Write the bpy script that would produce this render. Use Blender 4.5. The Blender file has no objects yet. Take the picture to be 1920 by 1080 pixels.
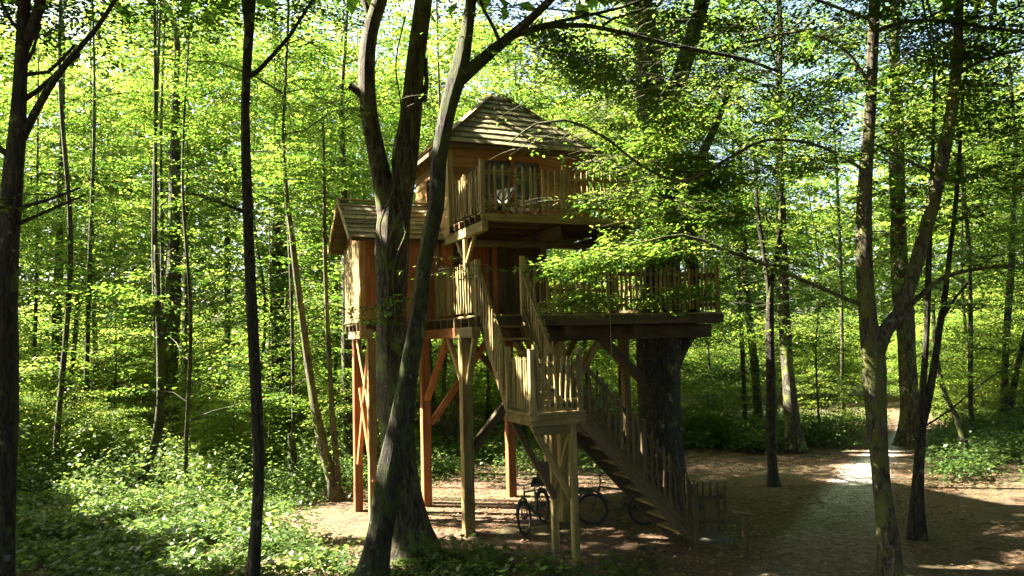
import bpy, math, random
import numpy as np
from mathutils import Matrix, Vector

random.seed(7)
scene = bpy.context.scene
COL = scene.collection

# ------------------------------------------------------------------ camera, sky, sun, exposure
FPX, CAM_H = 1400.0, 3.55
PITCH, ROLL = math.atan(95 / 1400.0), 0.025


def _rx(a):
    c, s = math.cos(a), math.sin(a)
    return np.array([[1, 0, 0], [0, c, -s], [0, s, c]])


def _rz(a):
    c, s = math.cos(a), math.sin(a)
    return np.array([[c, -s, 0], [s, c, 0], [0, 0, 1]])


CR = _rx(math.pi / 2 + PITCH) @ _rz(-ROLL)
CP = np.array([0.0, 0.0, CAM_H])
cam = bpy.data.cameras.new('camera')
cam.sensor_width = 36.0
cam.lens = 36.0 * FPX / 1920.0
cam.clip_start, cam.clip_end = 0.1, 2000.0
camo = bpy.data.objects.new('camera', cam)
COL.objects.link(camo)
m4 = Matrix.Identity(4)
for i in range(3):
    for j in range(3):
        m4[i][j] = CR[i, j]
    m4[i][3] = CP[i]
camo.matrix_world = m4
scene.camera = camo

SUN = np.array([-0.68, 0.14, 0.66])
SUN /= np.linalg.norm(SUN)
world = bpy.data.worlds.new('World')
scene.world = world
world.use_nodes = True
wn = world.node_tree
for n in list(wn.nodes):
    wn.nodes.remove(n)
sky = wn.nodes.new('ShaderNodeTexSky')
sky.sky_type = 'NISHITA'
sky.sun_disc = False
sky.sun_elevation = math.asin(SUN[2])
sky.dust_density = 4.0
sky.sun_rotation = math.atan2(SUN[0], SUN[1])
bg = wn.nodes.new('ShaderNodeBackground')
bg.inputs['Strength'].default_value = 0.05
wo = wn.nodes.new('ShaderNodeOutputWorld')
wn.links.new(sky.outputs[0], bg.inputs[0])
wn.links.new(bg.outputs[0], wo.inputs[0])

sl = bpy.data.lights.new('sun', 'SUN')
sl.energy = 5.0
sl.angle = math.radians(0.5)
sl.color = (1.0, 0.90, 0.71)
so = bpy.data.objects.new('sun', sl)
COL.objects.link(so)
so.rotation_euler = Vector((-SUN[0], -SUN[1], -SUN[2])).to_track_quat('-Z', 'Y').to_euler()
so.location = (-20, 10, 30)

vs = scene.view_settings
vs.view_transform = 'Standard'
vs.look = 'None'
vs.gamma = 1.0
vs.use_curve_mapping = False
vs.exposure = 3.6
cy = scene.cycles
cy.max_bounces = 10
cy.diffuse_bounces = 6
cy.glossy_bounces = 2
cy.transmission_bounces = 8
cy.transparent_max_bounces = 4
cy.caustics_reflective = False
cy.caustics_refractive = False
scene.render.filter_size = 1.1
cy.use_denoising = True
try:
    cy.denoiser = 'OPENIMAGEDENOISE'
except Exception:
    pass


def P(px, py, d=None, z=None):
    """world point seen at a pixel of the 1920x1080 photograph, at world depth d (y) or height z"""
    v = CR @ np.array([(px - 960) / FPX, -(py - 540) / FPX, -1.0])
    t = d / v[1] if d is not None else (z - CAM_H) / v[2]
    return CP + v * t


# ------------------------------------------------------------------ object helpers
def link(o, parent=None):
    COL.objects.link(o)
    if parent is not None:
        o.parent = parent
    return o


def tag(o, label=None, cat=None, group=None, kind=None):
    if label:
        o['label'] = label
    if cat:
        o['category'] = cat
    if group:
        o['group'] = group
    if kind:
        o['kind'] = kind
    return o


def thing(name, label, cat, loc=(0, 0, 0), rz=0.0, group=None):
    o = bpy.data.objects.new(name, None)
    link(o)
    o.location = [float(c) for c in loc]
    o.rotation_euler = (0, 0, rz)
    o.empty_display_size = 0.2
    return tag(o, label, cat, group)


def copy_tree(root, loc, rz, label, group=None, scale=1.0):
    r = root.copy()
    COL.objects.link(r)
    r.location = loc
    r.rotation_euler = (0, 0, rz)
    r.scale = (scale,) * 3
    r['label'] = label
    if group:
        r['group'] = group
    elif 'group' in r:
        del r['group']
    for ch in list(root.children):
        c = ch.copy()
        COL.objects.link(c)
        c.parent = r
        for g in list(ch.children):
            d = g.copy()
            COL.objects.link(d)
            d.parent = c
    return r


def nz(v):
    v = np.asarray(v, float)
    return v / max(1e-9, np.linalg.norm(v))


class MB:
    def __init__(s):
        s.v, s.f = [], []

    def add(s, verts, faces):
        b = len(s.v)
        s.v.extend([tuple(map(float, p)) for p in verts])
        s.f.extend([tuple(i + b for i in f) for f in faces])
        return s

    def hexa(s, p):
        """8 points: bottom ring 0-3, top ring 4-7"""
        return s.add(p, [(3, 2, 1, 0), (4, 5, 6, 7), (0, 1, 5, 4), (1, 2, 6, 5), (2, 3, 7, 6), (3, 0, 4, 7)])

    def box(s, x0, x1, y0, y1, z0, z1):
        return s.hexa([(x0, y0, z0), (x1, y0, z0), (x1, y1, z0), (x0, y1, z0), (x0, y0, z1), (x1, y0, z1), (x1, y1, z1), (x0, y1, z1)])

    def tube(s, pts, rad, n=8, ridge=0.0, seed=0, cap=True):
        pts = [np.asarray(p, float) for p in pts]
        if np.isscalar(rad):
            rad = [rad] * len(pts)
        rg = np.random.default_rng(seed)
        ph = rg.uniform(0, 6.28, 4)
        verts, faces = [], []
        ref = None
        ln = 0.0
        for i, p in enumerate(pts):
            t = nz(pts[min(i + 1, len(pts) - 1)] - pts[max(i - 1, 0)])
            if i:
                ln += np.linalg.norm(p - pts[i - 1])
            if ref is None:
                ref = np.array([1.0, 0, 0]) if abs(t[0]) < 0.8 else np.array([0, 1.0, 0])
            a = nz(ref - t * np.dot(ref, t))
            ref = a
            b = np.cross(t, a)
            for k in range(n):
                th = 2 * math.pi * k / n
                r = rad[i]
                if ridge:
                    r *= 1 + ridge * (math.sin(2 * th + ph[0] + ln * 1.3) + 0.6 * math.sin(3 * th + ph[1] - ln * 0.9) + 0.5 * math.sin(5 * th + ph[2] + ln * 2.1) + 0.35 * math.sin(8 * th + ph[3] + ln * 0.8) + 0.5 * math.sin(ln * 3.1 + ph[3]))
                verts.append(p + a * math.cos(th) * r + b * math.sin(th) * r)
        for i in range(len(pts) - 1):
            for k in range(n):
                k2 = (k + 1) % n
                faces.append((i * n + k, i * n + k2, (i + 1) * n + k2, (i + 1) * n + k))
        if cap:
            faces.append(tuple(range(n - 1, -1, -1)))
            faces.append(tuple((len(pts) - 1) * n + k for k in range(n)))
        return s.add(verts, faces)

    def ring(s, c, ax, R, r, n=20, m=6):
        c, ax = np.asarray(c, float), nz(ax)
        a = nz(np.cross(ax, [0, 0, 1.0] if abs(ax[2]) < 0.9 else [1.0, 0, 0]))
        b = np.cross(ax, a)
        verts, faces = [], []
        for i in range(n):
            th = 2 * math.pi * i / n
            d = a * math.cos(th) + b * math.sin(th)
            for k in range(m):
                ph = 2 * math.pi * k / m
                verts.append(c + d * (R + r * math.cos(ph)) + ax * r * math.sin(ph))
        for i in range(n):
            for k in range(m):
                i2, k2 = (i + 1) % n, (k + 1) % m
                faces.append((i * m + k, i2 * m + k, i2 * m + k2, i * m + k2))
        return s.add(verts, faces)

    def mesh(s, name, mat, smooth=False):
        me = bpy.data.meshes.new(name)
        me.from_pydata(s.v, [], s.f)
        me.materials.append(mat)
        if smooth:
            me.polygons.foreach_set('use_smooth', [True] * len(me.polygons))
        me.update()
        return me

    def build(s, name, mat, parent=None, smooth=False):
        return link(bpy.data.objects.new(name, s.mesh(name, mat, smooth)), parent)


def spline(pts, step=0.25):
    """Catmull-Rom through rows (x, y, z, r)"""
    p = np.asarray(pts, float)
    q = np.vstack([2 * p[0] - p[1], p, 2 * p[-1] - p[-2]])
    out = []
    for i in range(1, len(q) - 2):
        n = max(1, int(np.linalg.norm(q[i + 1][:3] - q[i][:3]) / step))
        for k in range(n):
            t = k / n
            a, b, c, d = q[i - 1], q[i], q[i + 1], q[i + 2]
            out.append(0.5 * (2 * b + (c - a) * t + (2 * a - 5 * b + 4 * c - d) * t * t + (3 * b - a - 3 * c + d) * t ** 3))
    out.append(p[-1])
    return np.array(out)


# ------------------------------------------------------------------ materials
def mat_new(name):
    m = bpy.data.materials.new(name)
    m.use_nodes = True
    nt = m.node_tree
    for n in list(nt.nodes):
        nt.nodes.remove(n)
    out = nt.nodes.new('ShaderNodeOutputMaterial')
    return m, nt, out


def N(nt, t, **kw):
    n = nt.nodes.new('ShaderNode' + t)
    for k, v in kw.items():
        if k in n.inputs:
            n.inputs[k].default_value = v
        else:
            setattr(n, k, v)
    return n


def ramp(nt, fac, stops):
    r = nt.nodes.new('ShaderNodeValToRGB')
    e = r.color_ramp.elements
    while len(e) < len(stops):
        e.new(0.5)
    for i, (p, c) in enumerate(stops):
        e[i].position = p
        e[i].color = (*c, 1) if len(c) == 3 else c
    nt.links.new(fac, r.inputs[0])
    return r.outputs[0]


def mixc(nt, fac, a, b, mode='MIX'):
    n = nt.nodes.new('ShaderNodeMix')
    n.data_type = 'RGBA'
    n.blend_type = mode
    for sock, v in ((n.inputs[0], fac), (n.inputs[6], a), (n.inputs[7], b)):
        if hasattr(v, 'is_linked'):
            nt.links.new(v, sock)
        else:
            sock.default_value = v if np.isscalar(v) else (*v, 1)
    return n.outputs[2]


def noise(nt, vec, scale, detail=3, rough=0.55):
    n = N(nt, 'TexNoise')
    n.inputs['Scale'].default_value = scale
    n.inputs['Detail'].default_value = detail
    n.inputs['Roughness'].default_value = rough
    nt.links.new(vec, n.inputs['Vector'])
    return n.outputs['Fac']


def mapping(nt, vec, scale, loc=None):
    n = nt.nodes.new('ShaderNodeMapping')
    nt.links.new(vec, n.inputs['Vector'])
    n.inputs['Scale'].default_value = scale
    if loc is not None:
        nt.links.new(loc, n.inputs['Location'])
    return n.outputs[0]


def bump(nt, h, strength=0.5, dist=0.02):
    b = nt.nodes.new('ShaderNodeBump')
    b.inputs['Strength'].default_value = strength
    b.inputs['Distance'].default_value = dist
    nt.links.new(h, b.inputs['Height'])
    return b.outputs[0]


def principled(nt, out, col, rough=0.8, normal=None, **kw):
    p = nt.nodes.new('ShaderNodeBsdfPrincipled')
    if hasattr(col, 'is_linked'):
        nt.links.new(col, p.inputs['Base Color'])
    else:
        p.inputs['Base Color'].default_value = (*col, 1)
    p.inputs['Roughness'].default_value = rough
    if normal is not None:
        nt.links.new(normal, p.inputs['Normal'])
    for k, v in kw.items():
        p.inputs[k].default_value = v
    nt.links.new(p.outputs[0], out.inputs[0])
    return p


def wood(name, dark, mid, light, algae=0.0, grain=1.0):
    """sawn timber: grain along the piece's own X axis, tone different for every piece"""
    m, nt, out = mat_new(name)
    tc = N(nt, 'TexCoord').outputs['Object']
    rnd = N(nt, 'ObjectInfo').outputs['Random']
    off = N(nt, 'CombineXYZ')
    mul = N(nt, 'Math', operation='MULTIPLY')
    mul.inputs[1].default_value = 57.0
    nt.links.new(rnd, mul.inputs[0])
    for k in range(3):
        nt.links.new(mul.outputs[0], off.inputs[k])
    g = noise(nt, mapping(nt, tc, (1.2, 28, 28), off.outputs[0]), 1.0 * grain, 5, 0.65)
    w = noise(nt, mapping(nt, tc, (0.9, 2.5, 2.5), off.outputs[0]), 1.6, 3)
    c = ramp(nt, g, [(0.28, dark), (0.52, mid), (0.75, light)])
    tone = ramp(nt, rnd, [(0.0, (0.62, 0.60, 0.58)), (0.5, (0.95, 0.93, 0.9)), (1.0, (1.25, 1.2, 1.1))])
    c = mixc(nt, 1.0, c, tone, 'MULTIPLY')
    blot = ramp(nt, w, [(0.35, (0.55, 0.52, 0.47)), (0.6, (1, 1, 1))])
    c = mixc(nt, 0.8, c, blot, 'MULTIPLY')
    if algae:
        a = ramp(nt, noise(nt, mapping(nt, tc, (1, 1, 1), off.outputs[0]), 3.0, 4), [(0.42, (0, 0, 0)), (0.62, (algae,) * 3)])
        c = mixc(nt, a, c, (0.085, 0.105, 0.03))
    principled(nt, out, c, 0.85, bump(nt, g, 0.6, 0.006))
    return m


W_GREY = wood('weathered_wood', (0.13, 0.092, 0.034), (0.31, 0.225, 0.085), (0.46, 0.36, 0.155), 0.38)
W_PALE = wood('pale_split_wood', (0.17, 0.13, 0.052), (0.37, 0.29, 0.125), (0.53, 0.44, 0.22), 0.4)
W_ROOF = wood('roof_board_wood', (0.18, 0.16, 0.09), (0.40, 0.36, 0.22), (0.58, 0.53, 0.35), 0.45)
W_WARM = wood('warm_wood', (0.24, 0.13, 0.045), (0.46, 0.27, 0.10), (0.60, 0.38, 0.17), 0.15)
W_RED = wood('red_wood', (0.19, 0.066, 0.022), (0.42, 0.155, 0.05), (0.54, 0.23, 0.08), 0.05)
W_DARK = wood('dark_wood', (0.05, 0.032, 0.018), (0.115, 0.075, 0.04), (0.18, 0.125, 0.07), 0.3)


def bark(name, dark, mid, light, moss=0.3, scale=1.0, mosscol=(0.075, 0.10, 0.016)):
    m, nt, out = mat_new(name)
    tc = N(nt, 'TexCoord').outputs['Object']
    warp = noise(nt, tc, 1.3, 2)
    wv = N(nt, 'VectorMath', operation='ADD')
    sc = N(nt, 'VectorMath', operation='SCALE')
    sc.inputs['Scale'].default_value = 0.25
    cmb = N(nt, 'CombineXYZ')
    nt.links.new(warp, cmb.inputs[0])
    nt.links.new(warp, cmb.inputs[1])
    nt.links.new(cmb.outputs[0], sc.inputs[0])
    nt.links.new(tc, wv.inputs[0])
    nt.links.new(sc.outputs[0], wv.inputs[1])
    f = noise(nt, mapping(nt, wv.outputs[0], (27 * scale, 27 * scale, 4.5 * scale)), 1.0, 6, 0.7)
    fine = noise(nt, mapping(nt, tc, (60, 60, 24)), 1.0, 4, 0.7)
    c = ramp(nt, f, [(0.36, tuple(0.5 * x for x in dark)), (0.46, dark), (0.54, mid), (0.70, light)])
    mo = noise(nt, mapping(nt, tc, (2.2, 2.2, 1.3)), 1.5, 6, 0.7)
    mk = ramp(nt, mo, [(0.64 - 0.34 * moss, (0, 0, 0)), (0.73 - 0.34 * moss, (0.95,) * 3)])
    mcol = mixc(nt, fine, mosscol, tuple(1.9 * x for x in mosscol))
    c = mixc(nt, mk, c, mcol)
    lich = ramp(nt, noise(nt, mapping(nt, tc, (7, 7, 5)), 1.0, 3), [(0.64, (0, 0, 0)), (0.69, (0.5,) * 3)])
    c = mixc(nt, lich, c, (0.26, 0.28, 0.22))
    h = N(nt, 'Math', operation='MULTIPLY_ADD')
    h.inputs[1].default_value = 0.25
    nt.links.new(fine, h.inputs[0])
    nt.links.new(f, h.inputs[2])
    principled(nt, out, c, 0.9, bump(nt, h.outputs[0], 1.0, 0.06))
    return m


B_DARK = bark('dark_bark', (0.016, 0.013, 0.009), (0.04, 0.033, 0.022), (0.075, 0.063, 0.045), 0.22)
B_MOSS = bark('mossy_bark', (0.015, 0.013, 0.008), (0.036, 0.03, 0.02), (0.075, 0.063, 0.042), 0.5, mosscol=(0.036, 0.048, 0.008))
B_BROWN = bark('brown_bark', (0.03, 0.021, 0.011), (0.078, 0.06, 0.034), (0.145, 0.115, 0.07), 0.36, 0.7)
B_GREY = bark('grey_bark', (0.05, 0.042, 0.028), (0.13, 0.11, 0.075), (0.22, 0.19, 0.14), 0.42, 0.8)
B_OLIVE = bark('olive_bark', (0.04, 0.034, 0.02), (0.105, 0.09, 0.055), (0.20, 0.175, 0.12), 0.5, 0.85, mosscol=(0.085, 0.095, 0.018))
B_FAR = bark('far_bark', (0.022, 0.018, 0.012), (0.05, 0.042, 0.028), (0.09, 0.076, 0.054), 0.4)


def leafmat(name, dk, md, lt, tdk, tmd, tlt, fac=0.55, gloss=0.03):
    m, nt, out = mat_new(name)
    at = N(nt, 'Attribute')
    at.attribute_name = 'tone'
    rnd = N(nt, 'ObjectInfo').outputs['Random']
    ad = N(nt, 'Math', operation='MULTIPLY_ADD')
    ad.inputs[1].default_value = 0.22
    ad.inputs[2].default_value = -0.11
    nt.links.new(rnd, ad.inputs[0])
    s = N(nt, 'Math', operation='ADD', use_clamp=True)
    nt.links.new(ad.outputs[0], s.inputs[0])
    nt.links.new(at.outputs['Fac'], s.inputs[1])
    c1 = ramp(nt, s.outputs[0], [(0.0, dk), (0.5, md), (1.0, lt)])
    c2 = ramp(nt, s.outputs[0], [(0.0, tdk), (0.5, tmd), (1.0, tlt)])
    d = N(nt, 'BsdfDiffuse')
    t = N(nt, 'BsdfTranslucent')
    g = N(nt, 'BsdfGlossy')
    g.inputs['Roughness'].default_value = 0.38
    g.inputs['Color'].default_value = (0.9, 0.95, 0.85, 1)
    nt.links.new(c1, d.inputs[0])
    nt.links.new(c2, t.inputs[0])
    mx = N(nt, 'MixShader')
    mx.inputs[0].default_value = fac
    nt.links.new(d.outputs[0], mx.inputs[1])
    nt.links.new(t.outputs[0], mx.inputs[2])
    m2 = N(nt, 'MixShader')
    m2.inputs[0].default_value = gloss
    nt.links.new(mx.outputs[0], m2.inputs[1])
    nt.links.new(g.outputs[0], m2.inputs[2])
    nt.links.new(m2.outputs[0], out.inputs[0])
    return m


L_MAIN = leafmat('leaf', (0.022, 0.058, 0.009), (0.048, 0.10, 0.014), (0.11, 0.155, 0.024),
                 (0.05, 0.145, 0.014), (0.145, 0.28, 0.026), (0.48, 0.55, 0.10))
L_HERB = leafmat('herb_leaf', (0.024, 0.056, 0.016), (0.046, 0.088, 0.024), (0.09, 0.135, 0.036),
                 (0.09, 0.20, 0.035), (0.18, 0.30, 0.05), (0.34, 0.42, 0.08), 0.42, 0.028)
L_DEAD = leafmat('dead_leaf', (0.08, 0.042, 0.02), (0.20, 0.115, 0.055), (0.38, 0.26, 0.15),
                 (0.10, 0.05, 0.02), (0.18, 0.09, 0.03), (0.25, 0.14, 0.05), 0.2, 0.05)

# ------------------------------------------------------------------ foliage
def vnoise(x, y, s, seed=0):
    return 0.5 + 0.25 * (np.sin(x * s + seed) * np.cos(y * s * 1.17 + 1.3 * seed) + np.sin(x * s * 2.3 + 2 + seed) * np.sin(y * s * 1.9 + seed) * 0.7 + np.sin((x + y) * s * 0.63 + seed * 2) * 0.3)


SHAFTS = []            # gaps in the canopy: (point lit through the gap, radius)


def in_gap(pw):
    """True where a leaf would stand in one of the gaps of the canopy"""
    k = np.zeros(len(pw), bool)
    for c, r in SHAFTS:
        d = pw - np.asarray(c, float)
        t = d @ SUN
        q = (d * d).sum(1) - t * t
        k |= (t > 0.6) & (q < r * r)
    return k


def degap(part, base=(0, 0, 0), share=1.0):
    v, tone = part
    c = v[:, 0] * 0.5 + v[:, 2] * 0.5 + np.asarray(base, float)
    jit = np.sin(c[:, 0] * 9.1 + c[:, 2] * 7.3) * np.cos(c[:, 1] * 8.3 - c[:, 2] * 5.1)
    k = ~in_gap(c + jit[:, None] * 0.12)
    if share < 1:
        k |= np.random.default_rng(len(v)).uniform(0, 1, len(v)) > share
    return v[k], tone[k]


def leaf_arrays(o, yaw, pitch, L, n, ls, rng, wid=0.42, asp=0.56, droop=0.12, tone0=0.5, roll=0.13, njit=0.24):
    """leaves of many sprays: o (N,3), yaw, pitch, L (N,) -> (verts (M,4,3), tone (M,))"""
    Ns = len(o)
    cy_, sy_ = np.cos(yaw), np.sin(yaw)
    cp, sp = np.cos(pitch), np.sin(pitch)
    D = np.stack([cy_ * cp, sy_ * cp, sp], 1)
    rl = rng.normal(0, roll, Ns)
    S = np.stack([-sy_, cy_, rl], 1)
    S /= np.linalg.norm(S, axis=1)[:, None]
    U = np.cross(D, S)
    t = (np.arange(n) + 0.5) / n
    t = np.clip(t[None, :] + rng.uniform(-0.03, 0.03, (Ns, n)), 0, 1)
    side = np.where(np.arange(n) % 2 == 0, 1.0, -1.0)[None, :]
    env = np.sqrt(np.clip(1 - (1.7 * t - 0.62) ** 2, 0.02, 1))
    lat = side * wid * L[:, None] * env * rng.uniform(0.05, 1.0, (Ns, n))
    pos = (o[:, None, :] + D[:, None, :] * (t * L[:, None])[..., None] + S[:, None, :] * lat[..., None]
           + U[:, None, :] * (rng.normal(0, 0.022, (Ns, n)) * L[:, None])[..., None])
    pos[..., 2] -= droop * (t ** 2) * L[:, None]
    ld = D[:, None, :] * rng.uniform(0.2, 1.0, (Ns, n))[..., None] + S[:, None, :] * (side * rng.uniform(0.2, 1.0, (Ns, n)))[..., None]
    ld[..., 2] += rng.normal(-0.12, 0.18, (Ns, n))
    ld /= np.linalg.norm(ld, axis=2)[..., None]
    nm = U[:, None, :] + rng.normal(0, njit, (Ns, n, 3))
    wv = np.cross(nm, ld)
    wv /= np.linalg.norm(wv, axis=2)[..., None] + 1e-9
    nn = np.cross(ld, wv)
    s = ls * rng.uniform(0.65, 1.25, (Ns, n))[..., None]
    mid = pos + ld * s * 0.46 + nn * s * 0.07
    v = np.stack([pos, mid + wv * s * asp * 0.5, pos + ld * s - nn * s * 0.03, mid - wv * s * asp * 0.5], 2)
    tone = np.clip(tone0 + rng.normal(0, 0.13, (Ns, 1)) + rng.normal(0, 0.16, (Ns, n)), 0, 1)
    return v.reshape(-1, 4, 3), tone.reshape(-1)


def leaf_mesh(name, parts, mat):
    v = np.concatenate([p[0] for p in parts]).reshape(-1, 3).astype(np.float32)
    tone = np.concatenate([p[1] for p in parts]).astype(np.float32)
    nf = len(tone)
    me = bpy.data.meshes.new(name)
    me.vertices.add(len(v))
    me.vertices.foreach_set('co', v.ravel())
    me.loops.add(nf * 4)
    me.loops.foreach_set('vertex_index', np.arange(nf * 4, dtype=np.int32))
    me.polygons.add(nf)
    me.polygons.foreach_set('loop_start', np.arange(0, nf * 4, 4, dtype=np.int32))
    a = me.attributes.new('tone', 'FLOAT', 'FACE')
    a.data.foreach_set('value', tone)
    me.materials.append(mat)
    me.update(calc_edges=True)
    return me


def crown_sprays(rng, zlo, zhi, R, nb, per, base=(0, 0), low=0.45, blen=(0.55, 1.0), rise=0.18):
    """branches of one crown: returns wood polylines and spray origins/yaw/pitch/length"""
    wood_, O, Y, Pi, L = [], [], [], [], []
    az = rng.uniform(0, 6.28)
    for i in range(nb):
        az += 2.4 + rng.normal(0, 0.25)
        f = (i + rng.uniform(0, 1)) / nb
        h = zlo + (zhi - zlo) * f
        prof = low + (1 - low) * math.sqrt(max(0.0, 1 - (1.9 * f - 0.75) ** 2)) if f < 0.92 else 0.35
        ln = R * prof * rng.uniform(*blen)
        st = np.array([base[0], base[1], max(0.5, h - 0.25 * ln)])
        d = np.array([math.cos(az), math.sin(az), 0.0])
        pts = []
        for k in range(5):
            t = k / 4
            pts.append(st + d * ln * t + np.array([0, 0, ln * (rise + 0.35) * t - ln * 0.32 * t * t]) + rng.normal(0, 0.04 * ln, 3) * (k > 0))
        pts = np.array(pts)
        wood_.append((pts, 0.006 + 0.007 * ln))
        m = max(3, int(per * ln / R))
        tt = rng.uniform(0.22, 1.0, m) ** 0.8
        idx = np.clip((tt * 4).astype(int), 0, 3)
        fr = tt * 4 - idx
        o = pts[idx] * (1 - fr)[:, None] + pts[idx + 1] * fr[:, None]
        lat = rng.normal(0, 0.16 * ln, m)
        o = o + np.outer(lat, [-math.sin(az), math.cos(az), 0])
        o[:, 2] += rng.normal(0, 0.055, m) - 0.06 * np.abs(lat)
        O.append(o)
        Y.append(az + np.sign(lat) * rng.uniform(0.1, 1.1, m) + rng.normal(0, 0.3, m))
        Pi.append(rng.normal(-0.06, 0.10, m))
        L.append(rng.uniform(0.6, 1.2, m))
    return wood_, np.concatenate(O), np.concatenate(Y), np.concatenate(Pi), np.concatenate(L)


def cluster(rng, c, r, n, yaw=None):
    """sprays in a flattened lump of foliage"""
    d = rng.normal(0, 1, (n, 3))
    d /= np.linalg.norm(d, axis=1)[:, None]
    o = np.asarray(c, float) + d * (rng.uniform(0, 1, n) ** (1 / 2.2))[:, None] * np.asarray(r, float)
    y = rng.uniform(0, 6.28, n) if yaw is None else rng.normal(yaw, 0.6, n)
    return o, y, rng.normal(-0.08, 0.11, n), rng.uniform(0.35, 0.8, n)


# gaps where the photograph's sun reaches through to the ground, the house and the low sprays
def G(px, py, r, d=None, z=0.0):
    SHAFTS.append((P(px, py, d=d, z=None if d else z), r))


for a in ((250, 965, 0.9), (350, 1000, 0.9), (520, 1005, 0.9), (420, 1055, 0.8), (600, 1065, 0.8), (330, 945, 1.0), (440, 960, 1.0), (560, 970, 1.0), (640, 985, 0.9), (360, 905, 0.8), (620, 1050, 0.8), (170, 930, 0.7), (480, 1040, 0.7),
          (860, 945, 0.9), (930, 930, 0.8), (900, 968, 0.6), (1000, 950, 0.6), (1080, 945, 0.4), (700, 1040, 0.7), (830, 1000, 0.5), (1420, 935, 0.3), (1350, 925, 0.22), (1650, 965, 0.2), (1880, 915, 0.9), (1560, 970, 0.18), (1600, 875, 0.45), (1640, 850, 0.7), (1560, 900, 0.3),
          (100, 830, 1.6), (230, 800, 1.4), (560, 805, 1.1), (1600, 800, 1.5), (1690, 790, 2.4)):
    G(*a)
for a in ((962, 880, 0.45, 16.9), (668, 520, 0.45, 15.6), (662, 580, 0.3, 15.9), (672, 820, 0.5, 15.8), (700, 900, 0.35, 15.2), (900, 205, 0.6, 15.6), (990, 235, 0.5, 15.0), (1400, 200, 0.7, 11.2), (1480, 260, 0.6, 10.8), (1560, 120, 0.6, 10.6), (1740, 180, 0.5, 10.6), (1320, 150, 0.6, 11.4), (1060, 495, 0.5, 11.0), (1110, 470, 0.8, 10.9), (1190, 450, 0.9, 10.9), (1280, 445, 0.8, 10.9), (1060, 250, 0.5, 11.6), (880, 350, 0.35, 14.6), (700, 150, 0.5, 12.6), (748, 780, 0.25, 11.0), (840, 340, 0.5, 16.0), (1180, 330, 0.9, 12.6), (1090, 300, 0.7, 12.6),
          (1612, 480, 0.3, 10.6), (1636, 700, 0.25, 10.6), (1630, 270, 0.3, 10.6), (735, 860, 0.35, 11), (765, 660, 0.3, 11), (715, 980, 0.35, 11), (672, 60, 0.5, 12.7), (760, 130, 0.4, 12.6), (660, 720, 0.5, 15.8), (880, 560, 0.5, 14.2), (945, 640, 0.5, 12.6), (1000, 700, 0.4, 11.6), (900, 700, 0.35, 13.9), (280, 520, 1.6, 19.0), (330, 220, 1.5, 18.0), (1300, 240, 0.9, 13.0), (890, 480, 0.4, 14.4), (1090, 450, 0.7, 12.0)):
    G(a[0], a[1], a[2], d=a[3])

rgap = np.random.default_rng(12)
for k in range(30):                  # light falling into the leaves of the wood on the left
    SHAFTS.append((P(rgap.uniform(20, 660), rgap.uniform(230, 720), d=rgap.uniform(17, 24)), rgap.uniform(0.6, 1.2)))

# ------------------------------------------------------------------ ground, path, meadow


def ground_mat():
    m, nt, out = mat_new('forest_floor')
    tc = N(nt, 'TexCoord').outputs['Object']
    a = noise(nt, tc, 14.0, 6, 0.7)
    b = noise(nt, tc, 0.55, 4, 0.6)
    c = ramp(nt, a, [(0.3, (0.034, 0.02, 0.012)), (0.5, (0.09, 0.054, 0.032)), (0.72, (0.20, 0.135, 0.085))])
    red = ramp(nt, noise(nt, tc, 2.6, 4, 0.65), [(0.38, (0.62, 0.55, 0.5)), (0.5, (1, 1, 1)), (0.64, (1.35, 1.15, 1.0))])
    c = mixc(nt, 1.0, c, red, 'MULTIPLY')
    green = ramp(nt, b, [(0.45, (0, 0, 0)), (0.62, (0.45,) * 3)])
    c = mixc(nt, green, c, (0.06, 0.075, 0.022))
    principled(nt, out, c, 0.95, bump(nt, a, 0.8, 0.05))
    return m


def path_mat():
    m, nt, out = mat_new('gravel')
    tc = N(nt, 'TexCoord').outputs['Object']
    v = N(nt, 'TexVoronoi')
    v.inputs['Scale'].default_value = 38.0
    nt.links.new(tc, v.inputs['Vector'])
    a = noise(nt, tc, 6.0, 6, 0.7)
    b = noise(nt, tc, 0.9, 3, 0.6)
    st = ramp(nt, v.outputs['Color'], [(0.1, (0.27, 0.265, 0.26)), (0.9, (0.56, 0.555, 0.54))])
    c = mixc(nt, ramp(nt, a, [(0.48, (0, 0, 0)), (0.7, (0.6,) * 3)]), st, (0.19, 0.155, 0.11))
    c = mixc(nt, ramp(nt, b, [(0.5, (0, 0, 0)), (0.72, (0.5,) * 3)]), c, (0.15, 0.135, 0.08))
    at = N(nt, 'Attribute')
    at.attribute_name = 'edge'
    ed = N(nt, 'Math', operation='MULTIPLY_ADD', use_clamp=True)
    ed.inputs[1].default_value = 1.0
    nz_ = N(nt, 'Math', operation='MULTIPLY_ADD')
    nz_.inputs[1].default_value = 1.4
    nz_.inputs[2].default_value = -0.7
    nt.links.new(a, nz_.inputs[0])
    nt.links.new(at.outputs['Fac'], ed.inputs[0])
    nt.links.new(nz_.outputs[0], ed.inputs[2])
    soil = ramp(nt, noise(nt, tc, 14.0, 6, 0.7), [(0.3, (0.034, 0.02, 0.012)), (0.5, (0.09, 0.054, 0.032)), (0.72, (0.20, 0.135, 0.085))])
    c = mixc(nt, ed.outputs[0], c, soil)
    principled(nt, out, c, 0.95, bump(nt, v.outputs['Distance'], 0.6, 0.02))
    return m


gm = MB()
gm.add([(-400, -100, 0), (400, -100, 0), (400, 700, 0), (-400, 700, 0)], [(0, 1, 2, 3)])
tag(gm.build('ground', ground_mat()), kind='structure')

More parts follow.
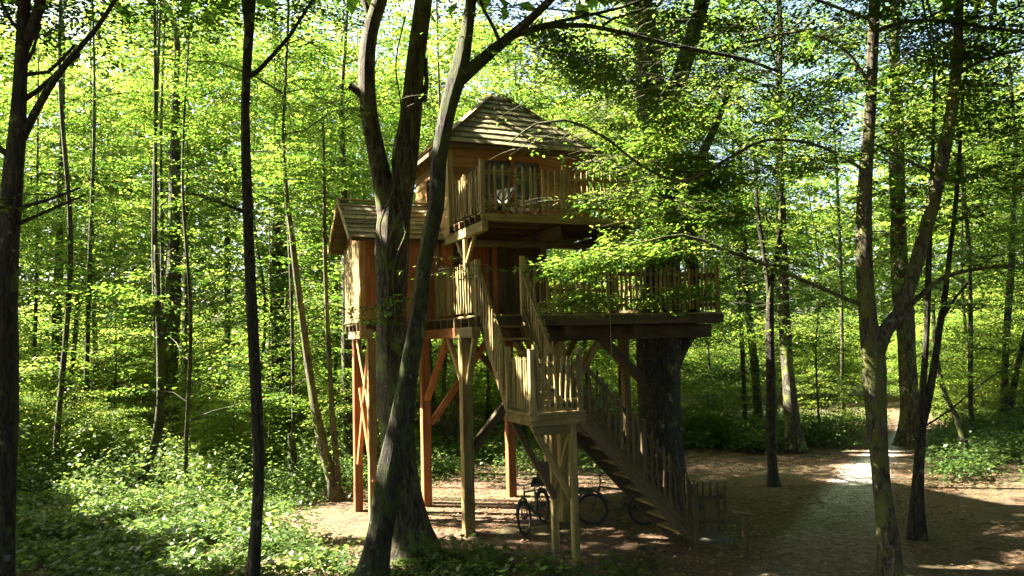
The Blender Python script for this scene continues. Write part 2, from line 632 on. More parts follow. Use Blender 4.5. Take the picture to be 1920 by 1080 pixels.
pl = [(1345, 1130), (1425, 1040), (1470, 990), (1508, 945), (1543, 905), (1583, 868), (1630, 840), (1662, 820), (1684, 795), (1700, 770)]
pr = [(1800, 1130), (1730, 1060), (1690, 1000), (1680, 950), (1678, 905), (1682, 872), (1695, 845), (1712, 824), (1726, 797), (1745, 770)]
A_ = spline([(*P(x, y, z=0.004), 0) for x, y in pl], 0.35)
B_ = spline([(*P(x, y, z=0.004), 0) for x, y in pr], 0.35)
ia = np.linspace(0, 1, 60)


def resamp(c, q):
    s = np.concatenate([[0], np.cumsum(np.linalg.norm(np.diff(c[:, :3], axis=0), axis=1))])
    s /= s[-1]
    return np.stack([np.interp(q, s, c[:, k]) for k in range(3)], 1)


A_, B_ = resamp(A_, ia), resamp(B_, ia)
NW = 10
pv = [A_[i] * (1 - k / NW) + B_[i] * (k / NW) for i in range(60) for k in range(NW + 1)]
pf = [(i * (NW + 1) + k, i * (NW + 1) + k + 1, (i + 1) * (NW + 1) + k + 1, (i + 1) * (NW + 1) + k) for i in range(59) for k in range(NW)]
pm = MB().add(pv, pf).mesh('path', path_mat())
pe = pm.attributes.new('edge', 'FLOAT', 'POINT')
pe.data.foreach_set('value', [max(0.0, 1 - 2.9 * min(k, NW - k) / NW, 0.9 * min(1.0, 1.5 * (1 - i / 21))) for i in range(60) for k in range(NW + 1)])
tag(link(bpy.data.objects.new('path', pm)), kind='structure')

mm, nt_, out_ = mat_new('meadow_grass')
tc_ = N(nt_, 'TexCoord').outputs['Object']
principled(nt_, out_, ramp(nt_, noise(nt_, tc_, 2.0, 5), [(0.3, (0.10, 0.13, 0.03)), (0.7, (0.24, 0.25, 0.08))]), 0.95)
tag(MB().add([(-150, 44, 0.008), (150, 44, 0.008), (150, 260, 0.008), (-150, 260, 0.008)], [(0, 1, 2, 3)]).build('meadow', mm), kind='structure')

# ------------------------------------------------------------------ the treehouse
ANG = math.radians(23)
TO = np.array([-0.9, 13.9, 0.0])
HU = np.array([math.cos(ANG), math.sin(ANG), 0])
HV = np.array([-math.sin(ANG), math.cos(ANG), 0])
house = thing('treehouse', 'wooden two-storey treehouse on tall posts with pyramid roof, balconies and a turning staircase', 'treehouse', TO, ANG)


def HW(u, v, z):
    return TO + HU * u + HV * v + np.array([0, 0, z])


_bm_cache = {}


def beam_mesh(L, w, t, mat):
    key = (round(L, 2), round(w, 3), round(t, 3), mat.name)
    if key not in _bm_cache:
        c = min(0.012, w * 0.14, t * 0.14)
        y, z = w / 2, t / 2
        prof = [(-y + c, -z), (y - c, -z), (y, -z + c), (y, z - c), (y - c, z), (-y + c, z), (-y, z - c), (-y, -z + c)]
        vs_ = [(0, a, b) for a, b in prof] + [(L, a, b) for a, b in prof]
        fs = [(k, (k + 1) % 8, 8 + (k + 1) % 8, 8 + k) for k in range(8)] + [tuple(range(7, -1, -1)), tuple(range(8, 16))]
        _bm_cache[key] = MB().add(vs_, fs).mesh('timber', mat)
    return _bm_cache[key]


def frame(p0, p1, up):
    x = nz(np.asarray(p1, float) - np.asarray(p0, float))
    z = nz(np.asarray(up, float) - x * np.dot(up, x))
    y = np.cross(z, x)
    M = Matrix.Identity(4)
    for i in range(3):
        M[i][0], M[i][1], M[i][2], M[i][3] = x[i], y[i], z[i], float(p0[i])
    return M


def beam(name, p0, p1, w, t, mat, parent=None, up=(0, 0, 1)):
    """squared timber from p0 to p1; t is measured along up, w across"""
    parent = parent or house
    L = float(np.linalg.norm(np.asarray(p1, float) - np.asarray(p0, float)))
    o = bpy.data.objects.new(name, beam_mesh(L, w, t, mat))
    link(o, parent)
    o.matrix_local = frame(p0, p1, up)
    return o


def upright(name, u, v, z0, z1, w, mat, parent=None):
    return beam(name, (u, v, z0), (u, v, z1), w, w, mat, parent, up=(0, 1, 0))


_slats = {}


def slat_mesh(L, mat, k, w=0.055):
    key = (round(L, 2), mat.name, k, w)
    if key not in _slats:
        rg = np.random.default_rng(100 + k)
        vs_, fs = [], []
        n = 5
        off = rg.normal(0, 0.006, (n, 2))
        for i in range(n):
            x = L * i / (n - 1)
            ww = w / 2 * rg.uniform(0.8, 1.15) * (0.72 if i == n - 1 else 1)
            tt = 0.014 * rg.uniform(0.8, 1.2)
            e = rg.uniform(-0.02, 0.02) if i == n - 1 else 0
            cx, cz = off[i]
            vs_ += [(x - e, cx - ww, cz - tt * 0.4), (x + e, cx + ww, cz - tt * 0.4), (x + e, cx + ww * 0.7, cz + tt), (x - e, cx - ww * 0.7, cz + tt)]
        for i in range(n - 1):
            for q in range(4):
                fs.append((i * 4 + q, i * 4 + (q + 1) % 4, (i + 1) * 4 + (q + 1) % 4, (i + 1) * 4 + q))
        fs += [(3, 2, 1, 0), tuple((n - 1) * 4 + q for q in range(4))]
        _slats[key] = MB().add(vs_, fs).mesh('slat', mat)
    return _slats[key]


rs = random.Random(5)


def railing(a, b, h, n, mat=None, rail_mat=None, posts=(), rise=0.05, out=None, w=0.055, name='railing'):
    """split-paling railing from floor point a to b; slats are sub-parts"""
    mat = mat or W_PALE
    rail_mat = rail_mat or W_GREY
    a, b = np.asarray(a, float), np.asarray(b, float)
    d = nz(b - a)
    hd = nz([d[0], d[1], 0])
    nrm = np.array([hd[1], -hd[0], 0]) if out is None else np.asarray(out, float)
    r = None
    for zz, ht in ((h - 0.13, 0.075), (0.16, 0.06)):
        mb = MB()
        p0, p1 = a + [0, 0, zz], b + [0, 0, zz]
        q = [p0 - nrm * 0.025 - [0, 0, ht / 2], p1 - nrm * 0.025 - [0, 0, ht / 2], p1 + nrm * 0.02 - [0, 0, ht / 2], p0 + nrm * 0.02 - [0, 0, ht / 2]]
        mb.hexa(q + [x + [0, 0, ht] for x in q])
        if r is None:
            r = mb.build(name, rail_mat, house)
        else:
            mb.build('bottom_rail', rail_mat, r)
    for i in range(n):
        t = (i + 0.5 + rs.uniform(-0.12, 0.12)) / n
        p = a * (1 - t) + b * t + nrm * 0.036
        L = h - rise + rs.uniform(-0.028, 0.028)
        o = bpy.data.objects.new('slat', slat_mesh(round(L / 0.015) * 0.015, mat, rs.randrange(5), w))
        link(o, r)
        lean = hd * rs.uniform(-0.025, 0.025)
        o.matrix_local = frame(p + [0, 0, rise * 0.9], p + [0, 0, L] + lean, nrm)
    for t, hh in posts:
        p = a * (1 - t) + b * t
        upright('rail_post', p[0], p[1], p[2] - 0.12, p[2] + hh, 0.085, mat, r)
    return r


ZL, ZU = 4.0, 5.9                 # lower and upper deck levels
# --- main posts
for (u, v, zt, w, m, lab) in ((0.0, 0.0, 3.58, 0.2, W_GREY, 'weathered grey-green post'), (0.0, 2.68, 3.58, 0.19, W_RED, 'reddish timber post'), (1.98, 0.05, 3.6, 0.17, W_GREY, None),
                              (1.98, 2.68, 3.6, 0.19, W_RED, 'sunlit orange-red timber post'), (-1.42, 2.95, 3.62, 0.17, W_RED, None), (-1.3, 2.08, 3.62, 0.16, W_WARM, 'honey-coloured timber post'),
                              (3.15, 3.1, 3.6, 0.18, W_DARK, None), (5.2, 2.9, 3.6, 0.18, W_DARK, None)):
    o = upright('post', u, v, 0.0, zt, w, m)
    if lab:
        o['label'] = lab
# --- carrying beams under the lower deck, along v
o = beam('beam', (0.0, -0.62, 3.68), (0.0, 0.28, 3.68), 0.16, 0.2, W_PALE)
o['label'] = 'pale weathered beam end'
beam('beam', (0.0, 0.30, 3.68), (0.0, 3.9, 3.68), 0.16, 0.2, W_RED)
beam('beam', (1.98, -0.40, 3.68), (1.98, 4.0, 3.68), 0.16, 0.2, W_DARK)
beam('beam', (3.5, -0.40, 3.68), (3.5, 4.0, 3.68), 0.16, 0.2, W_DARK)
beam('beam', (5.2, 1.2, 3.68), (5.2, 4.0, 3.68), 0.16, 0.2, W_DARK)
beam('beam', (-1.36, 1.95, 3.72), (-1.36, 4.0, 3.72), 0.14, 0.2, W_PALE)
# --- braces
BR = [((0.0, 0.16, 2.75), (0.0, 0.95, 3.58), 0.10, W_WARM), ((0.0, -0.16, 2.75), (0.0, -0.56, 3.58), 0.10, W_PALE),
      ((0.0, 2.52, 2.3), (0.0, 1.05, 3.58), 0.12, W_RED),
      ((0.12, 2.68, 1.75), (1.55, 2.68, 3.62), 0.13, W_RED), ((0.12, 0.0, 1.55), (1.9, 0.0, 3.6), 0.15, W_DARK), ((1.86, 2.68, 2.5), (1.0, 2.68, 3.6), 0.12, W_DARK),
      ((2.1, 0.05, 2.3), (2.95, 0.05, 3.6), 0.11, W_GREY), ((1.86, 0.05, 2.4), (1.0, 0.05, 3.6), 0.10, W_GREY),
      ((4.12, 0.35, 2.55), (2.75, -0.05, 3.62), 0.17, W_DARK), ((3.5, 2.9, 2.6), (4.3, 2.0, 3.6), 0.12, W_GREY), ((4.7, 0.5, 2.9), (5.4, 0.2, 3.62), 0.16, W_DARK),
      ((3.05, 3.1, 2.6), (2.2, 3.1, 3.6), 0.12, W_GREY), ((3.25, 3.1, 2.4), (4.0, 3.1, 3.6), 0.12, W_GREY), ((1.98, 0.15, 2.5), (1.98, 1.1, 3.58), 0.11, W_GREY),
      ((-1.42, 2.83, 1.0), (-1.32, 2.16, 3.5), 0.09, W_RED), ((-1.32, 2.2, 2.2), (-1.42, 2.85, 3.6), 0.08, W_PALE), ((-1.30, 2.0, 0.75), (-1.42, 2.6, 2.6), 0.08, W_RED)]
for p0, p1, w, m in BR:
    beam('brace', p0, p1, w, w, m)

# --- lower deck: rim, joists along u, boards along v
U1, V0, V1 = 5.5, -0.5, 4.1
rim = MB()
rim.box(0.05, U1, V0 - 0.045, V0, ZL - 0.22, ZL - 0.035)
rim.box(U1, U1 + 0.045, V0, V1, ZL - 0.22, ZL - 0.035)
rim.box(-1.45, U1, V1, V1 + 0.045, ZL - 0.22, ZL - 0.035)
rim.box(0.9, U1, V0 + 0.35, V0 + 0.45, ZL - 0.52, ZL - 0.235)
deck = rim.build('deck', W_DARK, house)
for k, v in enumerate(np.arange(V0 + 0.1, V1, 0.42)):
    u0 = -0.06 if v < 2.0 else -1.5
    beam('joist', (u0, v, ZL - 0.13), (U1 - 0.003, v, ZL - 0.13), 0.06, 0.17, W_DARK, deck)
u = -1.52
while u < U1 - 0.1:
    v0 = V0 if u > -0.05 else 2.0
    if u > 0.0 or u < -0.18 or v0 > 1:
        beam('deck_board', (u + 0.075, v0 - 0.02, ZL - 0.02), (u + 0.075, V1, ZL - 0.02), 0.138, 0.036, W_GREY, deck)
    u += 0.146
# railings of the lower deck
railing((0.1, 1.95, ZL), (0.1, V0 + 0.05, ZL), 0.98, 17, out=(-1, 0, 0), posts=((0.0, 1.0),))
upright('rail_post', 0.1, V0 + 0.03, ZL - 0.25, ZL + 1.0, 0.1, W_PALE)
railing((1.05, V0 + 0.05, ZL), (3.0, V0 + 0.05, ZL), 0.9, 15, mat=W_GREY, rail_mat=W_DARK, posts=((0.0, 1.0), (1.0, 0.98)))
railing((3.05, V0 + 0.05, ZL), (U1 - 0.05, V0 + 0.05, ZL), 0.9, 21, mat=W_GREY, rail_mat=W_DARK, posts=((0.5, 0.98), (1.0, 1.0)))
railing((U1 - 0.04, V0 + 0.1, ZL), (U1 - 0.04, V1 - 0.1, ZL), 0.9, 30, mat=W_GREY, rail_mat=W_DARK, out=(1, 0, 0), posts=((0.5, 0.98), (1.0, 1.0)))
railing((2.75, V1 - 0.05, ZL), (U1 - 0.1, V1 - 0.05, ZL), 0.9, 22, mat=W_GREY, rail_mat=W_DARK, out=(0, 1, 0), posts=((0.0, 0.98),))


# --- walls
def wall(p0, p1, z0, z1, mode, mat, out, step, holes=(), back=None, waney=0.0, pname='plank', gap=0.008):
    """backing panel (the part) clad with single planks (sub-parts); holes in (along, along, z, z)"""
    p0, p1 = np.asarray(p0, float), np.asarray(p1, float)
    L = np.linalg.norm(p1 - p0)
    d = (p1 - p0) / L
    n2 = np.asarray(out, float)
    mb = MB()
    xs = sorted({0.0, L, *[h[0] for h in holes], *[h[1] for h in holes]})
    for xa, xb in zip(xs[:-1], xs[1:]):
        zz = [(z0, z1)]
        for h in holes:
            if xa >= h[0] - 1e-6 and xb <= h[1] + 1e-6:
                zz = [(z0, h[2]), (h[3], z1)]
        for za, zb in zz:
            if zb - za < 0.02:
                continue
            a, b = p0 + d * xa, p0 + d * xb
            q = [(*a, za), (*b, za), (*(b - n2 * 0.04), za), (*(a - n2 * 0.04), za)]
            mb.hexa(q + [(x[0], x[1], zb) for x in q])
    wl = mb.build('wall', back or mat, house)
    if mode == 'h':
        z = z0
        while z < z1 - 0.03:
            zt = min(z + step * rs.uniform(0.94, 1.06), z1)
            segs = [(0.0, L)]
            for h in holes:
                if z < h[3] - 0.02 and zt > h[2] + 0.02:
                    segs = [s2 for a, b in segs for s2 in ((a, min(b, h[0])), (max(a, h[1]), b)) if s2[1] - s2[0] > 0.03]
            for a, b in segs:
                nseg = max(1, min(7, int((b - a) / 0.35))) if waney else 1
                vs_, fs = [], []
                for k in range(nseg + 1):
                    s = a + (b - a) * k / nseg
                    c = p0 + d * s
                    dz = rs.uniform(-1, 1) * waney
                    lo, hi = z - 0.012 + dz, zt + 0.02
                    for off, q in ((0.004, lo), (0.034, lo), (0.016, hi), (0.002, hi)):
                        vs_.append((c[0] + n2[0] * off, c[1] + n2[1] * off, min(q, z1)))
                for k in range(nseg):
                    for q in range(4):
                        fs.append((k * 4 + q, k * 4 + (q + 1) % 4, k * 4 + 4 + (q + 1) % 4, k * 4 + 4 + q))
                fs += [(0, 1, 2, 3), tuple(nseg * 4 + q for q in (3, 2, 1, 0))]
                pivot = p0 + d * a
                mbx = MB().add([(np.dot(np.array(q[:2]) - pivot, d), np.dot(np.array(q[:2]) - pivot, n2), q[2] - z) for q in vs_], fs)
                o = mbx.build(pname, mat, wl)
                M = Matrix.Identity(4)
                M[0][0], M[1][0], M[0][1], M[1][1] = d[0], d[1], n2[0], n2[1]
                M[0][3], M[1][3], M[2][3] = pivot[0], pivot[1], z
                o.matrix_local = M
            z = zt
    else:
        x = 0.0
        while x < L - 0.02:
            w = min(step * rs.uniform(0.9, 1.1), L - x)
            zz = [(z0, z1)]
            for h in holes:
                if x + w > h[0] + 0.02 and x < h[1] - 0.02:
                    zz = [(z0, h[2]), (h[3], z1)]
            for za, zb in zz:
                if zb - za > 0.05:
                    c = p0 + d * (x + w / 2) + n2 * (0.014 + rs.uniform(0, 0.008))
                    beam(pname, (c[0], c[1], za), (c[0], c[1], zb), max(0.03, w - gap), 0.026, mat, wl, up=(n2[0], n2[1], 0))
            x += w
    return wl


CU0, CU1, CV0, CV1 = 0.25, 3.37, 1.4, 3.95      # cabin footprint
CZ = 7.66
win = (0.95, 1.45, 6.55, 7.15)
door = (0.72, 2.05, ZU + 0.02, 7.35)
wall((CU0, CV1), (CU0, CV0), ZU - 0.15, CZ, 'h', W_WARM, (-1, 0), 0.19, holes=(win,), waney=0.02, back=W_DARK)
wall((CU0, CV0), (CU1, CV0), ZU, CZ, 'h', W_WARM, (0, -1), 0.21, holes=(door,), back=W_DARK)
wall((CU1, CV0), (CU1, CV1), ZU, CZ, 'h', W_WARM, (1, 0), 0.2, back=W_DARK)
wall((CU1, CV1), (CU0, CV1), ZU, CZ, 'h', W_WARM, (0, 1), 0.2, back=W_DARK)
upright('corner_post', CU0 - 0.01, CV0 - 0.01, ZU - 0.15, CZ, 0.14, W_PALE)
upright('corner_post', CU1 + 0.01, CV0 - 0.01, ZU - 0.05, CZ, 0.13, W_RED)
flo = MB()
flo.box(CU0 + 0.01, CU1 - 0.01, CV0 + 0.01, CV1 - 0.01, ZU - 0.18, ZU - 0.02)
flo.build('cabin_floor', W_DARK, house)

# glass
gl, nt_, out_ = mat_new('window_glass')
principled(nt_, out_, (0.8, 0.85, 0.82), 0.03, None, **{'Transmission Weight': 0.9, 'IOR': 1.45})
# window in the side wall
wm = MB()
ya, yb = CV1 - win[0], CV1 - win[1]
for bx in ((-0.06, 0.03, yb - 0.05, ya + 0.05, win[2] - 0.06, win[2]), (-0.05, 0.03, yb - 0.05, ya + 0.05, win[3], win[3] + 0.06), (-0.045, 0.03, ya, ya + 0.055, win[2], win[3]), (-0.045, 0.03, yb - 0.055, yb, win[2], win[3]),
           (-0.03, 0.01, (ya + yb) / 2 - 0.02, (ya + yb) / 2 + 0.02, win[2], win[3])):
    wm.box(CU0 + bx[0], CU0 + bx[1], *bx[2:])
wf = wm.build('window', W_RED, house)
MB().box(CU0 - 0.012, CU0 - 0.004, yb + 0.001, ya - 0.001, win[2] + 0.001, win[3] - 0.001).build('pane', gl, wf)
# glazed double door to the balcony
dm = MB()
d0, d1 = CU0 + door[0], CU0 + door[1]
dmid = (d0 + d1) / 2
for a, b in ((d0 - 0.05, d0 + 0.03), (dmid - 0.035, dmid + 0.035), (d1 - 0.03, d1 + 0.05)):
    dm.box(a, b, CV0 - 0.05, CV0 + 0.03, door[2], door[3])
dm.box(d0 - 0.05, d1 + 0.05, CV0 - 0.055, CV0 + 0.03, door[3], door[3] + 0.07)
for a, b in ((d0 + 0.03, dmid - 0.035), (dmid + 0.035, d1 - 0.03)):
    dm.box(a, b, CV0 - 0.035, CV0 + 0.02, door[2], door[2] + 0.35)
dr = dm.build('balcony_door', W_RED, house)
for a, b in ((d0 + 0.03, dmid - 0.035), (dmid + 0.035, d1 - 0.03)):
    MB().box(a + 0.001, b - 0.001, CV0 - 0.012, CV0 - 0.004, door[2] + 0.351, door[3] - 0.001).build('pane', gl, dr)


# --- pyramid roof of overlapping boards
def roof_plane(E0, E1, T0, T1, rows, mat, parent, splits=(0.45, 0.62, 0.35, 0.52), name='roof_board'):
    E0, E1, T0, T1 = [np.asarray(q, float) for q in (E0, E1, T0, T1)]
    nrm = nz(np.cross(E1 - E0, T0 - E0))
    for i in range(rows):
        f0, f1 = i / rows, (i + 1.18) / rows
        f1 = min(f1, 1.0)
        a, b = E0 + (T0 - E0) * f0, E1 + (T1 - E1) * f0
        c, d = E1 + (T1 - E1) * f1, E0 + (T0 - E0) * f1
        L = np.linalg.norm(b - a)
        cuts = [0.0, 1.0]
        if L > 1.3:
            s = splits[i % len(splits)] + rs.uniform(-0.08, 0.08)
            cuts = [0.0, s, 1.0]
        for s0, s1 in zip(cuts[:-1], cuts[1:]):
            g = 0.003 / max(L, 0.1)
            j = rs.uniform(-0.012, 0.012)
            sl = nz(T0 - E0)
            q = [a + (b - a) * (s0 + g), a + (b - a) * (s1 - g), d + (c - d) * (s1 - g), d + (c - d) * (s0 + g)]
            lift0, lift1 = 0.045 + rs.uniform(0, 0.012), 0.012
            q[0], q[1] = q[0] + sl * j, q[1] + sl * (j + rs.uniform(-0.008, 0.008))
            lo = [q[0] + nrm * (lift0 - 0.024), q[1] + nrm * (lift0 - 0.024), q[2] + nrm * (lift1 - 0.01), q[3] + nrm * (lift1 - 0.01)]
            hi = [q[0] + nrm * lift0, q[1] + nrm * lift0, q[2] + nrm * (lift1 + 0.006), q[3] + nrm * (lift1 + 0.006)]
            M = frame(lo[0], lo[1], nrm)
            Mi = M.inverted()
            o = MB().hexa([tuple(Mi @ Vector(x)) for x in lo + hi]).build(name, mat, parent)
            o.matrix_local = M


RZ0, RZ1 = 7.58, 9.18
E = [(-0.02, 1.12, RZ0), (3.66, 1.12, RZ0), (3.66, 4.22, RZ0), (-0.02, 4.22, RZ0)]
T = [(1.72, 2.63, RZ1), (1.92, 2.63, RZ1), (1.92, 2.72, RZ1), (1.72, 2.72, RZ1)]
rm = MB()
ins = lambda p, z: (p[0], p[1], p[2] + z)
rm.hexa([ins(p, -0.03) for p in E] + [ins(p, -0.03) for p in T])
rm.box(CU0, CU1, CV0 - 0.02, CV0 + 0.08, CZ - 0.1, CZ + 0.05)
roof = rm.build('roof', W_DARK, house)
for i in range(4):
    k = (i + 1) % 4
    roof_plane(E[i], E[k], T[i], T[k], 10, W_ROOF, roof)
for i in range(4):
    e, t = np.array(E[i]), np.array(T[i])
    c = np.array([1.82, 2.67, 0])
    outw = nz(np.array([e[0] - c[0], e[1] - c[1], 0]))
    nrm = nz(outw * 1.0 + np.array([0, 0, 1.3]))
    beam('hip_board', e + nrm * 0.055 + outw * 0.01, t + nrm * 0.055, 0.15, 0.024, W_PALE, roof, up=nrm)
for p, q in ((0, 1), (1, 2), (2, 3), (3, 0)):
    a, b = np.array(E[p]), np.array(E[q])
    beam('eave_board', a + [0, 0, -0.05], b + [0, 0, -0.05], 0.022, 0.09, W_DARK, roof)

# --- upper deck and balcony
UU0, UU1, UV0, UV1 = 0.25, 3.66, -0.35, 1.4
ud = MB()
ud.box(UU0, UU1, UV0 - 0.04, UV0, ZU - 0.16, ZU - 0.03)
ud.box(UU1, UU1 + 0.04, UV0, UV1, ZU - 0.16, ZU - 0.03)
udeck = ud.build('balcony_deck', W_GREY, house)
for v in np.arange(UV0 + 0.08, UV1, 0.3):
    beam('joist', (UU0 - 0.1, v, ZU - 0.105), (UU1 - 0.003, v, ZU - 0.105), 0.06, 0.13, W_DARK, udeck)
u = UU0 - 0.02
while u < UU1 - 0.08:
    beam('deck_board', (u + 0.06, UV0 - 0.03, ZU - 0.016), (u + 0.06, UV1, ZU - 0.016), 0.115, 0.03, W_GREY, udeck)
    u += 0.124
o = beam('beam', (UU0 + 0.02, UV0 - 0.12, ZU - 0.27), (UU0 + 0.02, 2.0, ZU - 0.27), 0.12, 0.19, W_PALE)
o['label'] = 'pale beam under the balcony edge'
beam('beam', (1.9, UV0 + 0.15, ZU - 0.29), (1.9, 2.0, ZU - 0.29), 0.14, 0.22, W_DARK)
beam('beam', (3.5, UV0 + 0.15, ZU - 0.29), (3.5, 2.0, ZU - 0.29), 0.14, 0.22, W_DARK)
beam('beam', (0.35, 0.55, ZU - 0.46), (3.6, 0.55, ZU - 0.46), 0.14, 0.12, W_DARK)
railing((UU0 + 0.04, UV1 - 0.06, ZU), (UU0 + 0.04, UV0 + 0.04, ZU), 0.86, 14, out=(-1, 0, 0), posts=((1.0, 1.0),), w=0.05)
railing((UU0 + 0.1, UV0 + 0.03, ZU), (2.0, UV0 + 0.03, ZU), 0.9, 12, posts=((1.0, 1.0),), w=0.06)
railing((2.06, UV0 + 0.03, ZU), (UU1 - 0.02, UV0 + 0.03, ZU), 0.88, 12, posts=((1.0, 1.0),))
railing((UU1 - 0.02, UV0 + 0.08, ZU), (UU1 - 0.02, UV1 - 0.06, ZU), 0.88, 13, out=(1, 0, 0))
# Y-shaped post carrying the balcony edge
upright('post', UU0 + 0.02, 0.62, ZL, ZU - 0.38, 0.085, W_PALE)
beam('brace', (UU0 + 0.02, 0.60, ZL + 1.0), (UU0 + 0.02, 0.08, ZU - 0.37), 0.06, 0.06, W_PALE)
beam('brace', (UU0 + 0.02, 0.64, ZL + 1.0), (UU0 + 0.02, 1.1, ZU - 0.37), 0.06, 0.06, W_PALE)
upright('post', 1.9, 0.5, ZL, ZU - 0.42, 0.1, W_DARK)
upright('post', 3.5, 0.5, ZL, ZU - 0.42, 0.1, W_DARK)

# --- lower room and the side hut with its gable roof
HU0, HV0, HV1, HZ = -1.46, 2.05, 4.0, 5.66
low_door = (2.05, 2.75, ZL, ZL + 1.6)
wall((HU0, HV0), (1.5, HV0), ZL - 0.04, HZ, 'v', W_RED, (0, -1), 0.15, holes=(low_door,), back=W_DARK)
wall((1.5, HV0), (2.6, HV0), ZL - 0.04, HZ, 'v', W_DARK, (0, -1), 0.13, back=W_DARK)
dpan = beam('door', (HU0 + 2.42, HV0 - 0.02, ZL + 0.02), (HU0 + 2.42, HV0 - 0.02, ZL + 1.58), 0.68, 0.04, W_RED, up=(0, -1, 0))
MB().tube([(0.75, 0.26, 0.02), (0.75, 0.26, 0.07), (0.82, 0.26, 0.07)], 0.012, 6).build('handle', W_DARK, dpan)
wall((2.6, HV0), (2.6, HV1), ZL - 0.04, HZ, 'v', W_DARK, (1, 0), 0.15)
wall((2.6, HV1), (HU0, HV1), ZL - 0.04, HZ, 'v', W_WARM, (0, 1), 0.15, back=W_DARK)
gw = wall((HU0, HV1), (HU0, HV0), ZL - 0.08, HZ, 'v', W_PALE, (-1, 0), 0.088, back=W_DARK, pname='slat', gap=0.03)
upright('corner_post', HU0 - 0.015, HV0 - 0.015, ZL - 0.38, HZ, 0.13, W_WARM)
upright('corner_post', 0.1, HV0 - 0.05, ZL - 0.1, HZ, 0.1, W_WARM)
gr = MB()
RH = 6.62
RV0, RV1, RU0, RU1 = 1.72, 4.33, -1.78, 0.22
VM = (RV0 + RV1) / 2
RE = HZ - 0.03
gr.add([(RU0 + 0.05, RV0 + 0.05, RE), (RU1, RV0 + 0.05, RE), (RU1, VM, RH - 0.05), (RU0 + 0.05, VM, RH - 0.05), (RU0 + 0.05, RV1 - 0.05, RE), (RU1, RV1 - 0.05, RE),
        (RU0 + 0.05, RV0 + 0.05, RE - 0.04), (RU1, RV0 + 0.05, RE - 0.04), (RU1, VM, RH - 0.1), (RU0 + 0.05, VM, RH - 0.1), (RU0 + 0.05, RV1 - 0.05, RE - 0.04), (RU1, RV1 - 0.05, RE - 0.04)],
       [(0, 1, 2, 3), (3, 2, 5, 4), (9, 8, 7, 6), (10, 11, 8, 9), (6, 7, 1, 0), (4, 5, 11, 10), (0, 3, 9, 6), (3, 4, 10, 9), (7, 8, 2, 1), (8, 11, 5, 2)])
groof = gr.build('hut_roof', W_DARK, house)
roof_plane((RU0, RV0, RE), (RU1, RV0, RE), (RU0, VM, RH - 0.04), (RU1, VM, RH - 0.04), 8, W_ROOF, groof)
roof_plane((RU1, RV1, RE), (RU0, RV1, RE), (RU1, VM, RH - 0.04), (RU0, VM, RH - 0.04), 8, W_ROOF, groof)
beam('barge_board', (RU0 - 0.012, RV0 - 0.02, RE - 0.01), (RU0 - 0.012, VM, RH), 0.024, 0.13, W_PALE, groof)
beam('barge_board', (RU0 - 0.012, RV1 + 0.02, RE - 0.01), (RU0 - 0.012, VM, RH), 0.024, 0.13, W_PALE, groof)
beam('ridge_board', (RU0 - 0.03, VM, RH + 0.03), (RU1, VM, RH + 0.03), 0.16, 0.03, W_ROOF, groof)
# gable triangle above the slatted face
MB().add([(HU0 - 0.01, HV0, HZ), (HU0 - 0.01, HV1, HZ), (HU0 - 0.01, VM, RH - 0.22), (HU0 + 0.03, HV0, HZ), (HU0 + 0.03, HV1, HZ), (HU0 + 0.03, VM, RH - 0.22)],
         [(0, 2, 1), (3, 4, 5), (0, 1, 4, 3), (1, 2, 5, 4), (2, 0, 3, 5)]).build('gable', W_RED, house)

# --- staircase: flight 1 (towards the viewer), landing, flight 2 (down to the right)
LA = (0.12, 1.0, -2.66, -1.72, 2.4)
ld = MB()
ld.box(LA[0], LA[1] + 0.06, LA[2] - 0.002, LA[2] + 0.05, 2.2, 2.365)
ld.box(LA[0], LA[1] + 0.06, LA[3] - 0.05, LA[3], 2.2, 2.365)
ld.box(LA[0], LA[0] + 0.05, LA[2] + 0.051, LA[3] - 0.051, 2.2, 2.365)
lnd = ld.build('landing', W_GREY, house)
for k in range(7):
    v = LA[2] - 0.03 + 0.142 * k
    beam('deck_board', (LA[0] - 0.05, v + 0.065, 2.385), (LA[1] + 0.05, v + 0.065, 2.385), 0.132, 0.036, W_PALE if k == 0 else W_GREY, lnd)
for (u, v) in ((0.86, -2.56), (0.93, -1.70)):
    upright('post', u, v, 0.0, 2.2, 0.11, W_GREY)
beam('brace', (0.86, -2.50, 1.0), (0.20, -2.50, 2.2), 0.09, 0.09, W_GREY)
beam('brace', (0.90, -1.78, 0.9), (0.18, -1.78, 2.2), 0.09, 0.09, W_DARK)
beam('brace', (0.92, -1.76, 1.0), (0.88, -2.48, 2.1), 0.07, 0.07, W_GREY)
beam('beam', (0.2, -2.56, 2.12), (1.06, -2.56, 2.12), 0.08, 0.14, W_GREY)

F1 = (0.16, 0.94)
for u in F1:
    beam('stringer', (u, V0 + 0.02, ZL - 0.12), (u, LA[3] + 0.06, 2.42), 0.045, 0.24, W_GREY)
for k in range(1, 7):
    t = k / 7
    v, z = V0 + (LA[3] - V0) * t + 0.02, ZL + (2.4 - ZL) * t
    beam('stair_tread', (F1[0] + 0.025, v, z), (F1[1] - 0.025, v, z), 0.2, 0.035, W_GREY)
railing((F1[0] - 0.03, V0 - 0.02, ZL), (F1[0] - 0.03, LA[3] + 0.05, 2.5), 0.92, 11, mat=W_GREY, out=(-1, 0, 0), rise=0.05)
railing((F1[1] + 0.03, V0 - 0.02, ZL), (F1[1] + 0.03, LA[3] + 0.05, 2.5), 0.92, 11, mat=W_GREY, out=(1, 0, 0), rise=0.05)
upright('rail_post', F1[1] + 0.03, V0 - 0.02, ZL - 0.1, ZL + 1.08, 0.085, W_PALE)
